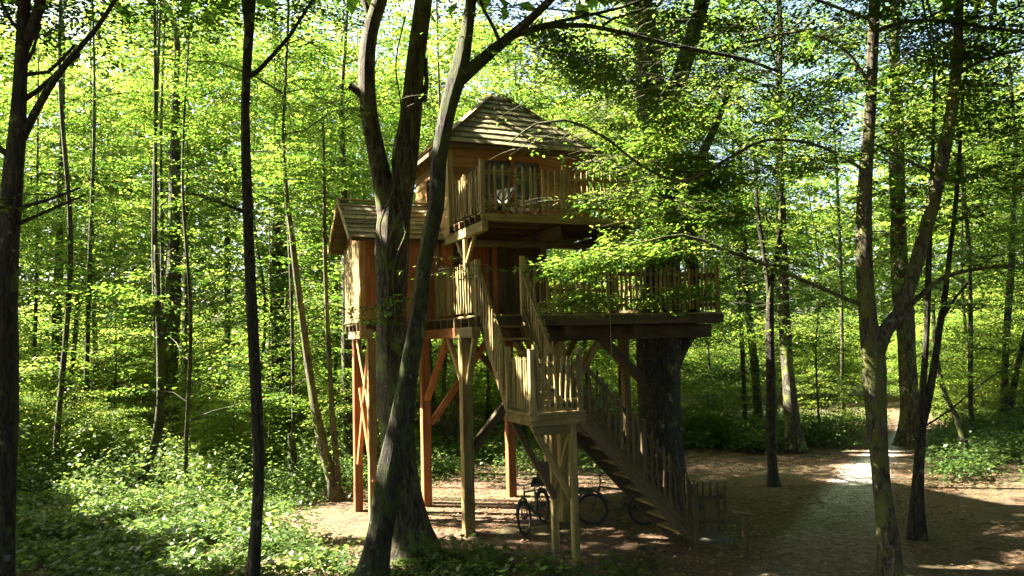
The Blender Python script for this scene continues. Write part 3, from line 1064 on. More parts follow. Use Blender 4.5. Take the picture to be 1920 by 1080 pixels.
# landing railings: left side, front
railing((LA[0] + 0.02, LA[3], 2.4), (LA[0] + 0.02, LA[2] + 0.02, 2.4), 0.86, 9, out=(-1, 0, 0), posts=((0.0, 1.02), (1.0, 0.98)))
railing((LA[0] + 0.07, LA[2] + 0.03, 2.4), (LA[1] - 0.02, LA[2] + 0.03, 2.4), 0.86, 8, posts=((0.04, 1.05), (1.0, 0.98)))
railing((LA[0] + 0.3, LA[3] - 0.02, 2.4), (LA[1] - 0.02, LA[3] - 0.02, 2.4), 0.8, 4, out=(0, 1, 0))
F2 = (LA[2] + 0.06, LA[3] - 0.06)
E2 = (3.12, 0.05)
for v in F2:
    beam('stringer', (LA[1] + 0.03, v, 2.28), (E2[0], v, 0.12), 0.05, 0.27, W_DARK)
for k in range(1, 10):
    t = k / 10
    u, z = LA[1] + (E2[0] - LA[1]) * t + 0.06, 2.4 * (1 - t)
    beam('stair_tread', (u, F2[0] + 0.027, z), (u, F2[1] - 0.027, z), 0.22, 0.035, W_GREY)
for v, ov in ((F2[0] - 0.03, -1), (F2[1] + 0.03, 1)):
    railing((LA[1] + 0.08, v, 2.34), (E2[0] - 0.05, v, 0.22), 0.88, 18, mat=W_DARK, rail_mat=W_DARK, out=(0, ov, 0), posts=((0.52, 0.95), (1.0, 0.8)))
# picket gate hanging open at the foot of the stairs
gmb = MB()
ga, gb = np.array([3.22, -1.82, 0]), np.array([4.1, -2.16, 0])
gd = nz(gb - ga)
gn = np.array([gd[1], -gd[0], 0])
for z in (0.2, 0.62):
    q = [ga - gn * 0.02 + [0, 0, z], gb - gn * 0.02 + [0, 0, z], gb + gn * 0.02 + [0, 0, z], ga + gn * 0.02 + [0, 0, z]]
    gmb.hexa(q + [x + [0, 0, 0.06] for x in q])
gate = gmb.build('gate', W_DARK, house)
for k in range(8):
    p = ga + (gb - ga) * (k + 0.3) / 7.6 + gn * 0.036
    o = bpy.data.objects.new('slat', slat_mesh(0.85, W_DARK, k % 5))
    link(o, gate)
    o.matrix_local = frame(p + [0, 0, 0.07], p + [0, 0, 0.92], gn)

# ------------------------------------------------------------------ small things about the house
def simple(name, col, rough=0.6, metal=0.0):
    m, nt, out = mat_new(name)
    tc = N(nt, 'TexCoord').outputs['Object']
    f = noise(nt, tc, 18.0, 3)
    c = mixc(nt, f, tuple(0.7 * x for x in col), tuple(min(1, 1.2 * x) for x in col))
    principled(nt, out, c, rough, None, Metallic=metal)
    return m


M_WHITE = simple('white_paint', (0.72, 0.70, 0.64))
M_BLACK = simple('black_rubber', (0.018, 0.018, 0.02), 0.7)
M_FRAME = simple('dark_bike_paint', (0.03, 0.034, 0.045), 0.35)
M_STEEL = simple('worn_steel', (0.05, 0.05, 0.05), 0.5, 0.6)
M_RED = simple('red_enamel', (0.5, 0.03, 0.02), 0.4)
M_ROPE = simple('hemp_rope', (0.33, 0.26, 0.16), 0.9)
M_STONE = simple('pale_stone', (0.085, 0.078, 0.06), 0.9)
M_CLOTH = simple('grey_cloth', (0.16, 0.2, 0.19), 0.9)

# striped deck chair behind the balcony corner
ch = thing('deck_chair', 'low deck chair with white striped sling behind the balcony corner rails', 'chair', HW(0.72, 0.15, ZU), ANG + 0.5)
cm = MB()
for y in (-0.26, 0.26):
    cm.tube([(-0.35, y, 0.0), (0.38, y, 0.62)], 0.018, 6)
    cm.tube([(0.35, y, 0.0), (-0.3, y, 0.36)], 0.018, 6)
for p in ((-0.3, 0.36), (0.38, 0.62)):
    cm.tube([(p[0], -0.27, p[1]), (p[0], 0.27, p[1])], 0.016, 6)
cm.build('frame', W_DARK, ch)
for k in range(6):
    y = -0.24 + 0.08 * k
    s = MB()
    pts = [(-0.3, 0.36), (-0.12, 0.2), (0.05, 0.2), (0.22, 0.38), (0.38, 0.62)]
    v_ = []
    for x, z in pts:
        v_ += [(x, y, z), (x, y + 0.078, z), (x, y + 0.078, z + 0.012), (x, y, z + 0.012)]
    s.add(v_, [(i * 4 + q, i * 4 + (q + 1) % 4, i * 4 + 4 + (q + 1) % 4, i * 4 + 4 + q) for i in range(4) for q in range(4)] + [(3, 2, 1, 0), (16, 17, 18, 19)])
    s.build('sling_stripe', M_WHITE if k % 2 else M_CLOTH, ch)
tb = thing('side_table', 'small white low table behind the middle balcony rails', 'table', HW(1.45, 0.2, ZU), ANG)
t_ = MB()
for k in range(5):
    t_.box(-0.3 + 0.122 * k, -0.3 + 0.122 * k + 0.11, -0.25, 0.25, 0.3, 0.325)
t_.build('table_top', M_WHITE, tb)
for sx in (-0.24, 0.24):
    for sy in (-0.2, 0.2):
        MB().box(sx - 0.025, sx + 0.025, sy - 0.025, sy + 0.025, 0, 0.3).build('leg', M_WHITE, tb)
lan = thing('wall_lantern', 'small red lantern hanging on the front wall of the side hut', 'lantern', HW(-0.62, 2.0, 5.36), ANG)
MB().tube([(0, 0, 0), (0, 0, 0.03), (0, 0, 0.2), (0, 0, 0.23)], [0.04, 0.055, 0.055, 0.03], 10).build('body', M_RED, lan)
MB().ring((0, 0, 0.27), (0, 1, 0), 0.04, 0.006, 12, 5).build('handle', M_STEEL, lan)
MB().box(-0.02, 0.02, 0.0, 0.07, 0.29, 0.31).build('bracket', M_STEEL, lan)

rp = thing('hanging_rope', 'thin pale rope hanging from the lower deck edge with a white weight', 'rope', HW(2.77, V0 - 0.09, 0.72), ANG)
MB().tube([(0, 0, 0.1), (0.01, 0, 1.2), (0, 0, 3.2), (0, 0, 4.2)], 0.009, 6).build('rope', M_ROPE, rp)
MB().tube([(0, 0, 0), (0, 0, 0.02), (0, 0, 0.09), (0, 0, 0.11)], [0.02, 0.045, 0.045, 0.015], 10).build('weight', M_WHITE, rp)

# sign post with a sloping board
sp_ = thing('sign_post', 'short wooden post with a small tilted board beside the gravel path', 'sign', P(1399, 1046, z=0), 0.3)
beam('post', (0, 0, 0), (0.0, 0, 0.66), 0.075, 0.075, W_DARK, sp_, up=(0, 1, 0))
beam('board', (-0.17, 0.0, 0.72), (0.12, 0.0, 0.67), 0.2, 0.03, W_DARK, sp_)
st = thing('stepping_stone', 'flat stone slab at the foot of the staircase', 'stone', HW(3.62, -2.25, 0), ANG + 0.1)
MB().hexa([(-0.38, -0.3, 0.0), (0.36, -0.34, 0.0), (0.4, 0.3, 0.0), (-0.34, 0.34, 0.0), (-0.35, -0.27, 0.05), (0.33, -0.31, 0.045), (0.36, 0.27, 0.05), (-0.31, 0.31, 0.055)]).build('slab', M_STONE, st)


def bicycle(name, label, rear, front, lean, seat=True, group=None):
    rear, front = np.asarray(rear, float), np.asarray(front, float)
    d = nz(front - rear)
    rz = math.atan2(d[1], d[0])
    b = thing(name, label, 'bicycle', (rear + front) / 2, rz, group)
    b.rotation_euler = (lean, 0, rz)
    b.scale = (0.93,) * 3
    R = 0.335
    for x in (-0.52, 0.52):
        w = MB().ring((x, 0, R), (0, 1, 0), R - 0.025, 0.025, 26, 7).build('wheel', M_BLACK, b, True)
        MB().ring((x, 0, R), (0, 1, 0), R - 0.055, 0.011, 26, 5).build('rim', M_STEEL, w, True)
        s = MB()
        for k in range(14):
            th = 2 * math.pi * k / 14
            s.tube([(x, 0.02 * (-1) ** k, R), (x + math.cos(th) * (R - 0.06), 0, R + math.sin(th) * (R - 0.06))], 0.003, 3)
        s.tube([(x, -0.05, R), (x, 0.05, R)], 0.022, 8)
        s.build('spokes', M_STEEL, w)['kind'] = 'stuff'
        MB().tube([(x + math.cos(a) * (R + 0.03), 0, R + math.sin(a) * (R + 0.03)) for a in np.linspace(0.3 if x > 0 else 0.6, 2.2 if x > 0 else 3.0, 9)], 0.022, 6).build('mudguard', M_FRAME, b, True)
    f = MB()
    bb, hd0, hd1, st0 = (-0.08, 0, 0.29), (0.36, 0, 0.80), (0.40, 0, 0.66), (-0.2, 0, 0.72)
    for a, c, r in ((bb, st0, 0.018), (st0, hd0, 0.018), (bb, hd1, 0.021), (hd0, hd1, 0.022)):
        f.tube([a, c], r, 8)
    for y in (-0.055, 0.055):
        f.tube([bb, (-0.52, y, R)], 0.012, 6)
        f.tube([st0, (-0.52, y, R)], 0.011, 6)
        f.tube([(0.40, 0, 0.66), (0.42, y, 0.6), (0.52, y, R)], 0.015, 6)
    f.tube([st0, (-0.23, 0, 0.86)], 0.014, 8)
    f.tube([hd0, (0.33, 0, 0.93)], 0.014, 8)
    f.build('frame', M_FRAME, b)
    MB().tube([(0.24, -0.31, 0.97), (0.33, -0.26, 0.97), (0.36, -0.1, 0.94), (0.33, 0, 0.93), (0.36, 0.1, 0.94), (0.33, 0.26, 0.97), (0.24, 0.31, 0.97)], 0.013, 8).build('handlebar', M_STEEL, b, True)
    MB().tube([(-0.36, 0, 0.885), (-0.3, 0, 0.9), (-0.18, 0, 0.89), (-0.08, 0, 0.88)], [0.05, 0.085, 0.05, 0.018], 8).build('saddle', M_BLACK, b, True)
    p = MB()
    p.ring((-0.08, 0.03, 0.29), (0, 1, 0), 0.08, 0.008, 16, 5)
    for sgn in (-1, 1):
        p.tube([(-0.08, 0, 0.29), (-0.08 + 0.1 * sgn, 0.07 * sgn, 0.29 - 0.13 * sgn)], 0.01, 6)
        p.box(-0.08 + 0.1 * sgn - 0.045, -0.08 + 0.1 * sgn + 0.045, 0.07 * sgn, 0.07 * sgn + 0.09 * sgn, 0.28 - 0.13 * sgn, 0.30 - 0.13 * sgn)
    p.build('crank', M_STEEL, b)
    rk = MB()
    for y in (-0.06, 0.06):
        rk.tube([(-0.25, y, 0.74), (-0.75, y, 0.74)], 0.008, 5)
        rk.tube([(-0.52, y, R), (-0.62, y, 0.74)], 0.007, 5)
    rk.build('carrier', M_STEEL, b)
    if seat:
        c = MB()
        c.hexa([(-0.72, -0.16, 0.76), (-0.4, -0.16, 0.76), (-0.4, 0.16, 0.76), (-0.72, 0.16, 0.76), (-0.72, -0.16, 0.82), (-0.4, -0.16, 0.82), (-0.4, 0.16, 0.82), (-0.72, 0.16, 0.82)])
        c.hexa([(-0.76, -0.15, 0.82), (-0.7, -0.15, 0.82), (-0.7, 0.15, 0.82), (-0.76, 0.15, 0.82), (-0.86, -0.11, 1.2), (-0.82, -0.11, 1.2), (-0.82, 0.11, 1.2), (-0.86, 0.11, 1.2)])
        c.build('child_seat', M_BLACK, b)
    else:
        c = MB()
        for z in (0.72, 0.82, 0.92):
            for a in ((0.5, 0.78),):
                c.tube([(a[0], -0.16, z), (a[1], -0.16, z), (a[1], 0.16, z), (a[0], 0.16, z), (a[0], -0.16, z)], 0.006, 5)
        c.box(0.5, 0.78, -0.16, 0.16, 0.69, 0.705)
        c.build('basket', M_STEEL, b)
    return b


bicycle('bicycle', 'dark bicycle with a child seat parked in front of the landing posts', P(1040, 968, z=0), P(966, 1019, z=0), 0.12)
bicycle('bicycle', 'dark bicycle with a front basket in the shade under the stairs', P(1215, 985, z=0), P(1105, 985, z=0), -0.12, seat=False)

# ------------------------------------------------------------------ trees traced at their own distances
TREE_N = [0]


def px_line(pts, d, wscale=1.0):
    """rows (px, py, width px[, depth offset]) -> world rows x y z r"""
    out = []
    for q in pts:
        dd = d + (q[3] if len(q) > 3 else 0)
        p = P(q[0], q[1], d=dd)
        out.append((*p, max(0.006, q[2] * 0.5 * dd / FPX * wscale)))
    return np.array(out)


def traced_tree(name, label, trunk, d, mat=B_DARK, stems=(), limbs=(), canopy=(), clusters=(), seed=1, leaf=0.078, flare=1.35, cat='tree', group=None, lmat=None, nleaf=30, tone=0.5, vines=(), gap=True):
    rng = np.random.default_rng(seed)
    T_ = px_line(trunk, d)
    if T_[0, 2] > 0.03:                                   # carry the trunk down to the ground
        dirn = T_[0, :3] - T_[1, :3]
        k = T_[0, 2] / max(0.2, -dirn[2]) if dirn[2] < -0.01 else 1
        k = min(k, 4)
        base = T_[0, :3] + dirn * k * 0.8
        base[2] = 0
        T_ = np.vstack([[*base, T_[0, 3] * 1.08], T_])
    T_[0, 2] = 0.0
    base = T_[0, :3].copy()
    t = thing(name, label, cat, base, rng.uniform(0, 6.28) * 0, group)
    loc = lambda a: np.concatenate([a[:, :3] - base, a[:, 3:]], 1)

    def wood_tube(mb, rows, n, ridge, fl=False):
        s = spline(loc(rows), 0.22)
        r = s[:, 3].copy()
        if fl:
            z = s[:, 2]
            r *= 1 + (flare - 1) * np.exp(-np.clip(z, 0, None) / 0.35)
            s[0, 2] = -0.08
        mb.tube(s[:, :3], r, n, ridge, seed + len(mb.v))

    tops = []
    mb = MB()
    wood_tube(mb, T_, 22, 0.075, True)
    tops.append(T_[-1])
    mb.build('trunk', mat, t, True)
    for q in stems:
        mb = MB()
        rows = px_line(q, d)
        wood_tube(mb, rows, 16, 0.07)
        mb.build('stem', mat, t, True)
        tops.append(rows[-1])
    for q in limbs:
        mb = MB()
        rows = px_line(q, d)
        wood_tube(mb, rows, 8, 0.04)
        mb.build('limb', mat, t, True)
    for q in vines:
        mb = MB()
        wood_tube(mb, px_line(q, d), 5, 0.0)
        mb.build('vine', B_GREY, t, True)
    parts = []
    tw = MB()
    for (zlo, zhi, R, nb, per) in canopy:
        for tp in tops[:1]:
            # the trunk goes on above the picture
            lt = tp[:3] - base
            mb = MB()
            topz = max(zhi - 1.0, lt[2] + 1.0)
            mb.tube(spline([(*lt, tp[3]), (lt[0] + rng.normal(0, 0.3), lt[1] + rng.normal(0, 0.3), (lt[2] + topz) / 2, tp[3] * 0.7), (lt[0] + rng.normal(0, 0.6), lt[1] + rng.normal(0, 0.6), topz, 0.03)], 0.6)[:, :3],
                    list(np.linspace(tp[3], 0.03, len(spline([(*lt, tp[3]), (0, 0, 0, 0), (1, 1, 1, 1)], 9)))) if False else tp[3] * 0.8, 8)
            mb.build('upper_trunk', mat, t, True)
            wd, o, y, pi_, L = crown_sprays(rng, zlo, zhi, R, nb, per, (lt[0], lt[1]))
            parts.append(degap(leaf_arrays(o, y, pi_, L, nleaf, leaf * 1.15, rng, tone0=tone), base))
            for pts, r in wd:
                if in_gap(pts + base).mean() > 0.3:
                    continue
                tw.tube(pts, list(np.linspace(r, 0.006, len(pts))), 4, cap=False)
    for c in clusters:
        p = P(c[0], c[1], d=c[2])
        n = c[5]
        o, y, pi_, L = cluster(rng, p, (c[3], c[3] * 0.8, c[4]), n, c[6] if len(c) > 6 else None)
        parts.append(degap(leaf_arrays(o - base, y, pi_, L, nleaf, leaf, rng, tone0=tone), base, 0.97))
        for k in range(len(o)):
            q = o[k] - base
            e = q + np.array([math.cos(y[k]), math.sin(y[k]), math.sin(pi_[k]) - 0.08]) * L[k] * 0.9
            tw.tube([q, (q + e) / 2 + [0, 0, 0.02], e], [0.006, 0.004, 0.002], 3, cap=False)
    if parts:
        link(bpy.data.objects.new('crown', leaf_mesh('crown', parts, lmat or L_MAIN)), t)
    if tw.f:
        tw.build('twigs', mat, t)['kind'] = 'stuff'
    return t


# foreground trees
traced_tree('dark_tree', 'dark smooth tree at the picture edge on the left with branches reaching up right', [(2, 1180, 44), (4, 1080, 40), (8, 930, 40), (12, 800, 38), (10, 680, 40), (8, 575, 38), (14, 450, 36), (21, 390, 36), (26, 320, 34), (33, 250, 30), (38, 150, 25), (44, 60, 24), (48, -40, 20)], 9.0,
            stems=[[(44, 90, 20), (58, 60, 18), (72, 20, 18), (84, -40, 16)]],
            limbs=[[(36, 265, 20), (56, 230, 15), (92, 165, 13), (140, 100, 11), (180, 55, 9), (222, -10, 7)], [(40, 190, 12), (70, 170, 9), (110, 135, 8), (150, 100, 7)], [(45, 140, 9), (90, 135, 7), (140, 85, 5)],
                   [(40, 60, 9), (25, 45, 7), (5, 10, 6), (-10, -20, 5)], [(25, 300, 14), (8, 285, 11), (-10, 270, 10)], [(26, 392, 9), (80, 378, 6), (150, 352, 4)], [(34, 420, 9), (90, 395, 6), (160, 365, 4)], [(42, 130, 8), (62, 95, 6), (76, 45, 5)]],
            canopy=[(9.5, 16, 3.6, 26, 12)],
            clusters=[(120, 60, 9.6, 0.9, 0.45, 26), (20, 60, 9.5, 0.7, 0.4, 12), (210, 30, 9.6, 0.6, 0.4, 14), (20, 395, 8.8, 0.12, 0.08, 3), (110, 340, 9.4, 0.5, 0.2, 8), (60, 10, 9.2, 0.6, 0.3, 12)], seed=11)
traced_tree('slender_tree', 'slender straight dark tree standing alone between left edge and treehouse', [(471, 1180, 25), (474, 1080, 23), (480, 1000, 22), (485, 900, 21), (482, 760, 21), (476, 640, 19), (469, 520, 18), (464, 400, 18), (461, 300, 18), (460, 200, 17), (463, 120, 17), (467, 55, 17), (472, 0, 15), (478, -50, 13)], 10.4,
            stems=[[(466, 50, 15), (461, 15, 13), (455, -40, 12)]],
            limbs=[[(464, 145, 12), (485, 132, 9), (515, 100, 8), (545, 65, 7), (570, 25, 6), (592, -10, 5)], [(462, 400, 8), (440, 390, 6), (400, 375, 6), (360, 362, 4)]],
            canopy=[(9.8, 16, 3.0, 24, 12)], clusters=[(560, 30, 10.4, 0.7, 0.4, 20), (400, 20, 10.6, 0.8, 0.4, 20), (330, 60, 10.8, 0.5, 0.5, 12), (380, 375, 10.2, 0.35, 0.12, 6)], seed=12)
traced_tree('leaning_mossy_tree', 'mossy dark tree leaning right in front of the treehouse, its limb arching over the roof', [(695, 1100, 62), (702, 1060, 52), (713, 1000, 46), (730, 900, 46), (752, 800, 45), (766, 700, 38), (783, 600, 33), (795, 500, 29), (806, 440, 31), (817, 390, 29), (823, 300, 26), (841, 200, 31), (862, 130, 33), (874, 70, 26), (884, 0, 23), (892, -60, 21)], 11.0, mat=B_MOSS,
            limbs=[[(860, 150, 30), (895, 120, 26), (930, 90, 22), (960, 66, 20), (990, 40, 17), (1032, 0, 14), (1060, -30, 12)],
                   [(955, 70, 14), (1000, 54, 12), (1050, 47, 11), (1100, 48, 10), (1170, 62, 9), (1250, 82, 9), (1330, 98, 8), (1400, 112, 7), (1460, 135, 5)],
                   [(950, 72, 11), (1000, 52, 9), (1060, 38, 8), (1120, 25, 7), (1165, 14, 6), (1230, -10, 5)], [(940, 85, 8), (925, 50, 7), (905, 15, 6), (895, -20, 5)], [(1130, 48, 6), (1150, 35, 5), (1200, 20, 4), (1230, 5, 3)]],
            canopy=[(9.8, 16.5, 4.2, 30, 14)],
            clusters=[(980, 110, 11.2, 0.8, 0.35, 45), (1080, 100, 11.2, 0.8, 0.4, 51), (1190, 120, 11.3, 0.8, 0.4, 54), (1300, 150, 11.4, 0.8, 0.45, 57), (1400, 190, 11.5, 0.8, 0.5, 57), (1120, 20, 11.2, 0.9, 0.35, 45), (930, 20, 11.2, 0.5, 0.3, 21),
                      (1290, 50, 11.4, 0.9, 0.4, 51), (1420, 60, 11.4, 0.9, 0.45, 51), (1010, 170, 11.6, 0.5, 0.25, 24), (870, 40, 11.3, 0.4, 0.25, 8)], seed=13, flare=1.2, tone=0.55)
traced_tree('forked_tree', 'massive forked tree wrapped in bare vines rising in front of the side hut', [(768, 1030, 84), (757, 960, 66), (748, 880, 60), (742, 780, 60), (737, 680, 60), (735, 600, 60), (736, 520, 62), (738, 450, 64), (741, 405, 62), (752, 360, 46), (760, 300, 42), (771, 200, 40), (781, 100, 36), (794, 0, 34), (800, -60, 30)], 12.8, mat=B_BROWN,
            stems=[[(733, 440, 44), (722, 370, 38), (708, 300, 34), (694, 230, 31), (688, 160, 30), (690, 90, 31), (699, 40, 32), (712, 0, 32), (722, -50, 28)]],
            limbs=[[(692, 190, 18), (672, 172, 16), (657, 160, 15)], [(700, 45, 14), (690, 20, 12), (672, -20, 10)], [(795, 190, 12), (800, 150, 9), (797, 110, 8)]],
            vines=[[(742, 600, 4, -.33), (738, 500, 4, -.36), (765, 420, 4, -.34), (752, 330, 4, -.28), (775, 250, 4, -.26), (762, 160, 3, -.24), (785, 60, 3, -.22), (790, -20, 3, -.2)], [(722, 640, 4, -.32), (728, 520, 4, -.36), (712, 420, 4, -.34), (738, 360, 4, -.3), (746, 280, 3, -.25), (757, 180, 3, -.25), (768, 80, 3, -.22), (782, -20, 3, -.2)],
                   [(758, 560, 3, -.33), (764, 460, 3, -.33), (750, 390, 4, -.34), (735, 300, 3, -.15), (752, 210, 3, -.2), (742, 120, 3, -.1), (760, 30, 3, -.1)], [(715, 560, 3, -.3), (724, 470, 3, -.34), (745, 410, 3, -.36), (775, 340, 3, -.25), (770, 240, 3, -.26), (790, 150, 3, -.22)],
                   [(728, 700, 3, -.35), (722, 600, 3, -.34), (716, 520, 3, -.3), (712, 470, 3, -.3)]],
            canopy=[(10.2, 18, 4.6, 34, 15)],
            clusters=[(770, 190, 12.3, 0.15, 0.12, 4), (752, 560, 12.2, 0.3, 0.1, 5), (680, 585, 12.3, 0.3, 0.12, 6), (820, 500, 12.0, 0.28, 0.2, 6), (700, 605, 12.2, 0.3, 0.1, 5), (735, 590, 12.1, 0.15, 0.08, 2), (660, 200, 12.6, 0.45, 0.25, 10), (735, 160, 12.9, 0.3, 0.4, 8), (740, 50, 12.9, 0.35, 0.3, 8), (880, 510, 12.2, 0.25, 0.2, 4)], seed=14, flare=1.45, leaf=0.075, nleaf=28)
traced_tree('forked_mossy_tree', 'mossy tree forking low beside the gravel path, its left stem upright', [(1675, 1180, 46), (1668, 1080, 42), (1664, 1000, 38), (1654, 920, 33), (1646, 820, 33), (1640, 740, 36), (1636, 670, 40), (1627, 600, 30), (1621, 500, 29), (1621, 400, 30), (1625, 300, 25), (1632, 200, 20), (1636, 100, 19), (1640, 0, 18), (1642, -50, 16)], 10.6, mat=B_OLIVE,
            stems=[[(1642, 660, 34), (1660, 620, 28), (1684, 590, 25), (1703, 545, 26), (1722, 480, 26), (1744, 400, 25), (1764, 310, 23), (1782, 220, 20), (1794, 120, 18), (1800, 0, 15), (1804, -50, 14)]],
            limbs=[[(1618, 572, 9), (1590, 562, 8), (1540, 540, 7), (1480, 515, 7), (1420, 490, 7), (1350, 465, 6), (1280, 440, 4), (1180, 460, 3)], [(1692, 585, 11), (1725, 555, 10), (1770, 520, 9), (1830, 505, 7), (1900, 497, 5)],
                   [(1622, 320, 7), (1540, 275, 6), (1440, 262, 6), (1360, 300, 6), (1280, 340, 6), (1205, 312, 5), (1130, 255, 5), (1060, 225, 5), (1005, 232, 4), (955, 268, 3)],
                   [(1640, 60, 9), (1700, 40, 8), (1780, 40, 8), (1850, 52, 8), (1930, 60, 7)], [(1760, 330, 7), (1700, 300, 5), (1640, 270, 4)], [(1632, 160, 7), (1580, 90, 6), (1500, 60, 5), (1400, 80, 5)],
                   [(1790, 140, 7), (1850, 110, 6), (1930, 90, 5)], [(1640, 40, 7), (1560, 10, 6), (1480, -20, 5)]],
            canopy=[(9.0, 16, 4.2, 34, 16)],
            clusters=[(1090, 500, 11.2, 0.5, 0.2, 26, 2.9), (1160, 490, 11.2, 0.55, 0.22, 41, 2.9), (1240, 470, 11.2, 0.6, 0.22, 46, 2.8), (1320, 470, 11.1, 0.6, 0.2, 31), (1100, 560, 11.3, 0.4, 0.16, 17, 2.9), (1190, 565, 11.3, 0.5, 0.16, 17), (1280, 540, 11.3, 0.5, 0.16, 14),
                      (1420, 505, 10.9, 0.5, 0.15, 14), (1215, 60, 13.6, 0.7, 0.4, 60), (1235, 170, 13.6, 0.7, 0.4, 60), (1245, 300, 13.4, 0.6, 0.4, 50), (1290, 400, 13.4, 0.6, 0.35, 44), (1150, 370, 12.6, 0.5, 0.22, 34), (1200, 120, 12.2, 0.6, 0.4, 44), (1270, 200, 12.2, 0.5, 0.35, 34), (1230, 30, 12.0, 0.7, 0.35, 40), (1010, 60, 12.0, 0.6, 0.3, 30), (1230, 250, 12.4, 0.5, 0.3, 36), (1150, 200, 12.6, 0.6, 0.3, 36), (1270, 330, 12.2, 0.4, 0.3, 26), (1220, 440, 11.6, 0.5, 0.2, 16), (1180, 430, 11.4, 0.5, 0.18, 19), (1120, 300, 11.6, 0.45, 0.22, 40), (1060, 250, 11.6, 0.45, 0.15, 26), (1000, 268, 11.8, 0.4, 0.12, 26), (1190, 360, 11.6, 0.5, 0.25, 48), (1260, 390, 11.4, 0.5, 0.25, 48),
                      (1120, 370, 11.6, 0.5, 0.12, 18, 2.9), (1040, 375, 11.8, 0.3, 0.07, 9, 2.9), (1250, 300, 11.4, 0.55, 0.3, 57), (1340, 330, 11.2, 0.55, 0.3, 53), (1440, 290, 11.0, 0.6, 0.3, 48),
                      (1520, 180, 10.6, 0.9, 0.5, 48), (1600, 60, 10.6, 1.0, 0.5, 52), (1720, 120, 10.6, 1.0, 0.5, 52), (1850, 60, 10.6, 1.0, 0.5, 48), (1860, 200, 10.8, 0.9, 0.5, 46), (1700, 240, 10.6, 0.7, 0.35, 27), (1560, 300, 10.6, 0.6, 0.25, 17),
                      (1880, 330, 10.8, 0.7, 0.35, 31), (1480, 60, 10.8, 0.8, 0.5, 36), (1690, 340, 10.8, 0.6, 0.2, 15), (1800, 400, 10.8, 0.6, 0.2, 15), (1660, 430, 10.8, 0.4, 0.15, 8), (1850, 490, 10.6, 0.4, 0.1, 8), (1740, 30, 10.4, 0.8, 0.3, 27), (1370, 400, 11.0, 0.4, 0.15, 22)],
            seed=15, flare=1.15, leaf=0.088, nleaf=30, tone=0.55)
# the great tree that carries the house
traced_tree('great_oak', 'great dark tree carrying the right half of the treehouse deck', [(1240, 930, 100), (1239, 860, 84), (1237, 760, 78), (1237, 660, 78), (1240, 560, 70), (1243, 450, 62), (1243, 350, 58), (1238, 270, 56), (1225, 190, 52), (1214, 100, 46), (1205, 0, 42), (1200, -60, 38)], 16.1, mat=B_DARK,
            stems=[[(1242, 270, 40), (1262, 190, 36), (1285, 110, 32), (1310, 30, 28), (1330, -50, 24)]],
            limbs=[[(1260, 690, 26), (1280, 650, 24), (1298, 610, 22), (1300, 520, 22), (1294, 440, 22), (1300, 370, 21), (1314, 300, 19), (1340, 240, 14), (1370, 160, 10)], [(1268, 380, 14), (1300, 400, 11), (1340, 390, 9)], [(1240, 480, 16), (1180, 440, 10), (1140, 400, 7)]],
            canopy=[(10.5, 19, 5.0, 36, 16)],
            clusters=[(1180, 260, 15.0, 0.8, 0.5, 60), (1290, 240, 15.2, 0.9, 0.5, 72), (1380, 330, 15.5, 0.9, 0.4, 60), (1150, 150, 15.2, 0.9, 0.5, 68), (1330, 130, 15.5, 0.9, 0.5, 72), (1200, 400, 14.6, 0.6, 0.35, 48), (1310, 560, 15.8, 0.6, 0.2, 24), (1050, 130, 15.8, 0.9, 0.5, 60)], seed=16, flare=1.5, tone=0.55)
traced_tree('thin_tree', 'thin black-stemmed tree rising from bare soil left of the gravel path', [(1450, 907, 20), (1448, 860, 17), (1446, 780, 16), (1444, 680, 15), (1443, 600, 14), (1445, 540, 13), (1452, 500, 10), (1462, 440, 9), (1465, 340, 8), (1462, 240, 6)], 17.6,
            stems=[[(1444, 570, 11), (1438, 520, 9), (1430, 460, 8), (1420, 390, 7), (1416, 300, 6)]],
            clusters=[(1400, 480, 17.6, 1.0, 0.35, 24), (1480, 520, 17.6, 1.1, 0.35, 26), (1420, 570, 17.8, 0.9, 0.3, 18), (1500, 420, 17.8, 1.1, 0.5, 26), (1380, 610, 17.8, 0.9, 0.3, 16), (1500, 610, 18, 0.8, 0.25, 14), (1440, 330, 17.8, 1.0, 0.6, 24)], canopy=[(8.5, 16, 3.4, 36, 15)], seed=17, leaf=0.08, nleaf=42)
traced_tree('twin_stemmed_tree', 'slim dark tree splitting into two upright stems right of the mossy fork', [(1719, 1012, 26), (1719, 940, 21), (1723, 860, 18), (1727, 790, 18), (1730, 730, 13), (1735, 660, 11), (1739, 580, 10), (1742, 480, 9), (1746, 380, 8), (1750, 250, 6), (1752, 120, 5)], 12.9,
            stems=[[(1728, 800, 15), (1742, 740, 13), (1752, 680, 13), (1762, 610, 12), (1772, 550, 11), (1780, 480, 9), (1790, 400, 8), (1800, 280, 6), (1806, 150, 5)]],
            limbs=[[(1765, 600, 7), (1790, 560, 5), (1815, 530, 4)], [(1732, 800, 4), (1780, 770, 3), (1840, 720, 3), (1900, 680, 2)]],
            clusters=[(1800, 560, 13, 0.6, 0.25, 14), (1750, 300, 13, 0.9, 0.5, 34), (1830, 330, 13.4, 0.9, 0.5, 34), (1850, 440, 13.4, 0.8, 0.3, 22), (1760, 190, 13, 0.9, 0.5, 34), (1690, 470, 13.2, 0.5, 0.2, 10), (1880, 250, 13.4, 0.9, 0.5, 30), (1830, 660, 13.4, 0.6, 0.2, 8), (1860, 130, 13.4, 0.9, 0.5, 30), (1700, 80, 13, 0.9, 0.5, 30)], canopy=[(9.0, 16, 3.4, 34, 15)], seed=18)
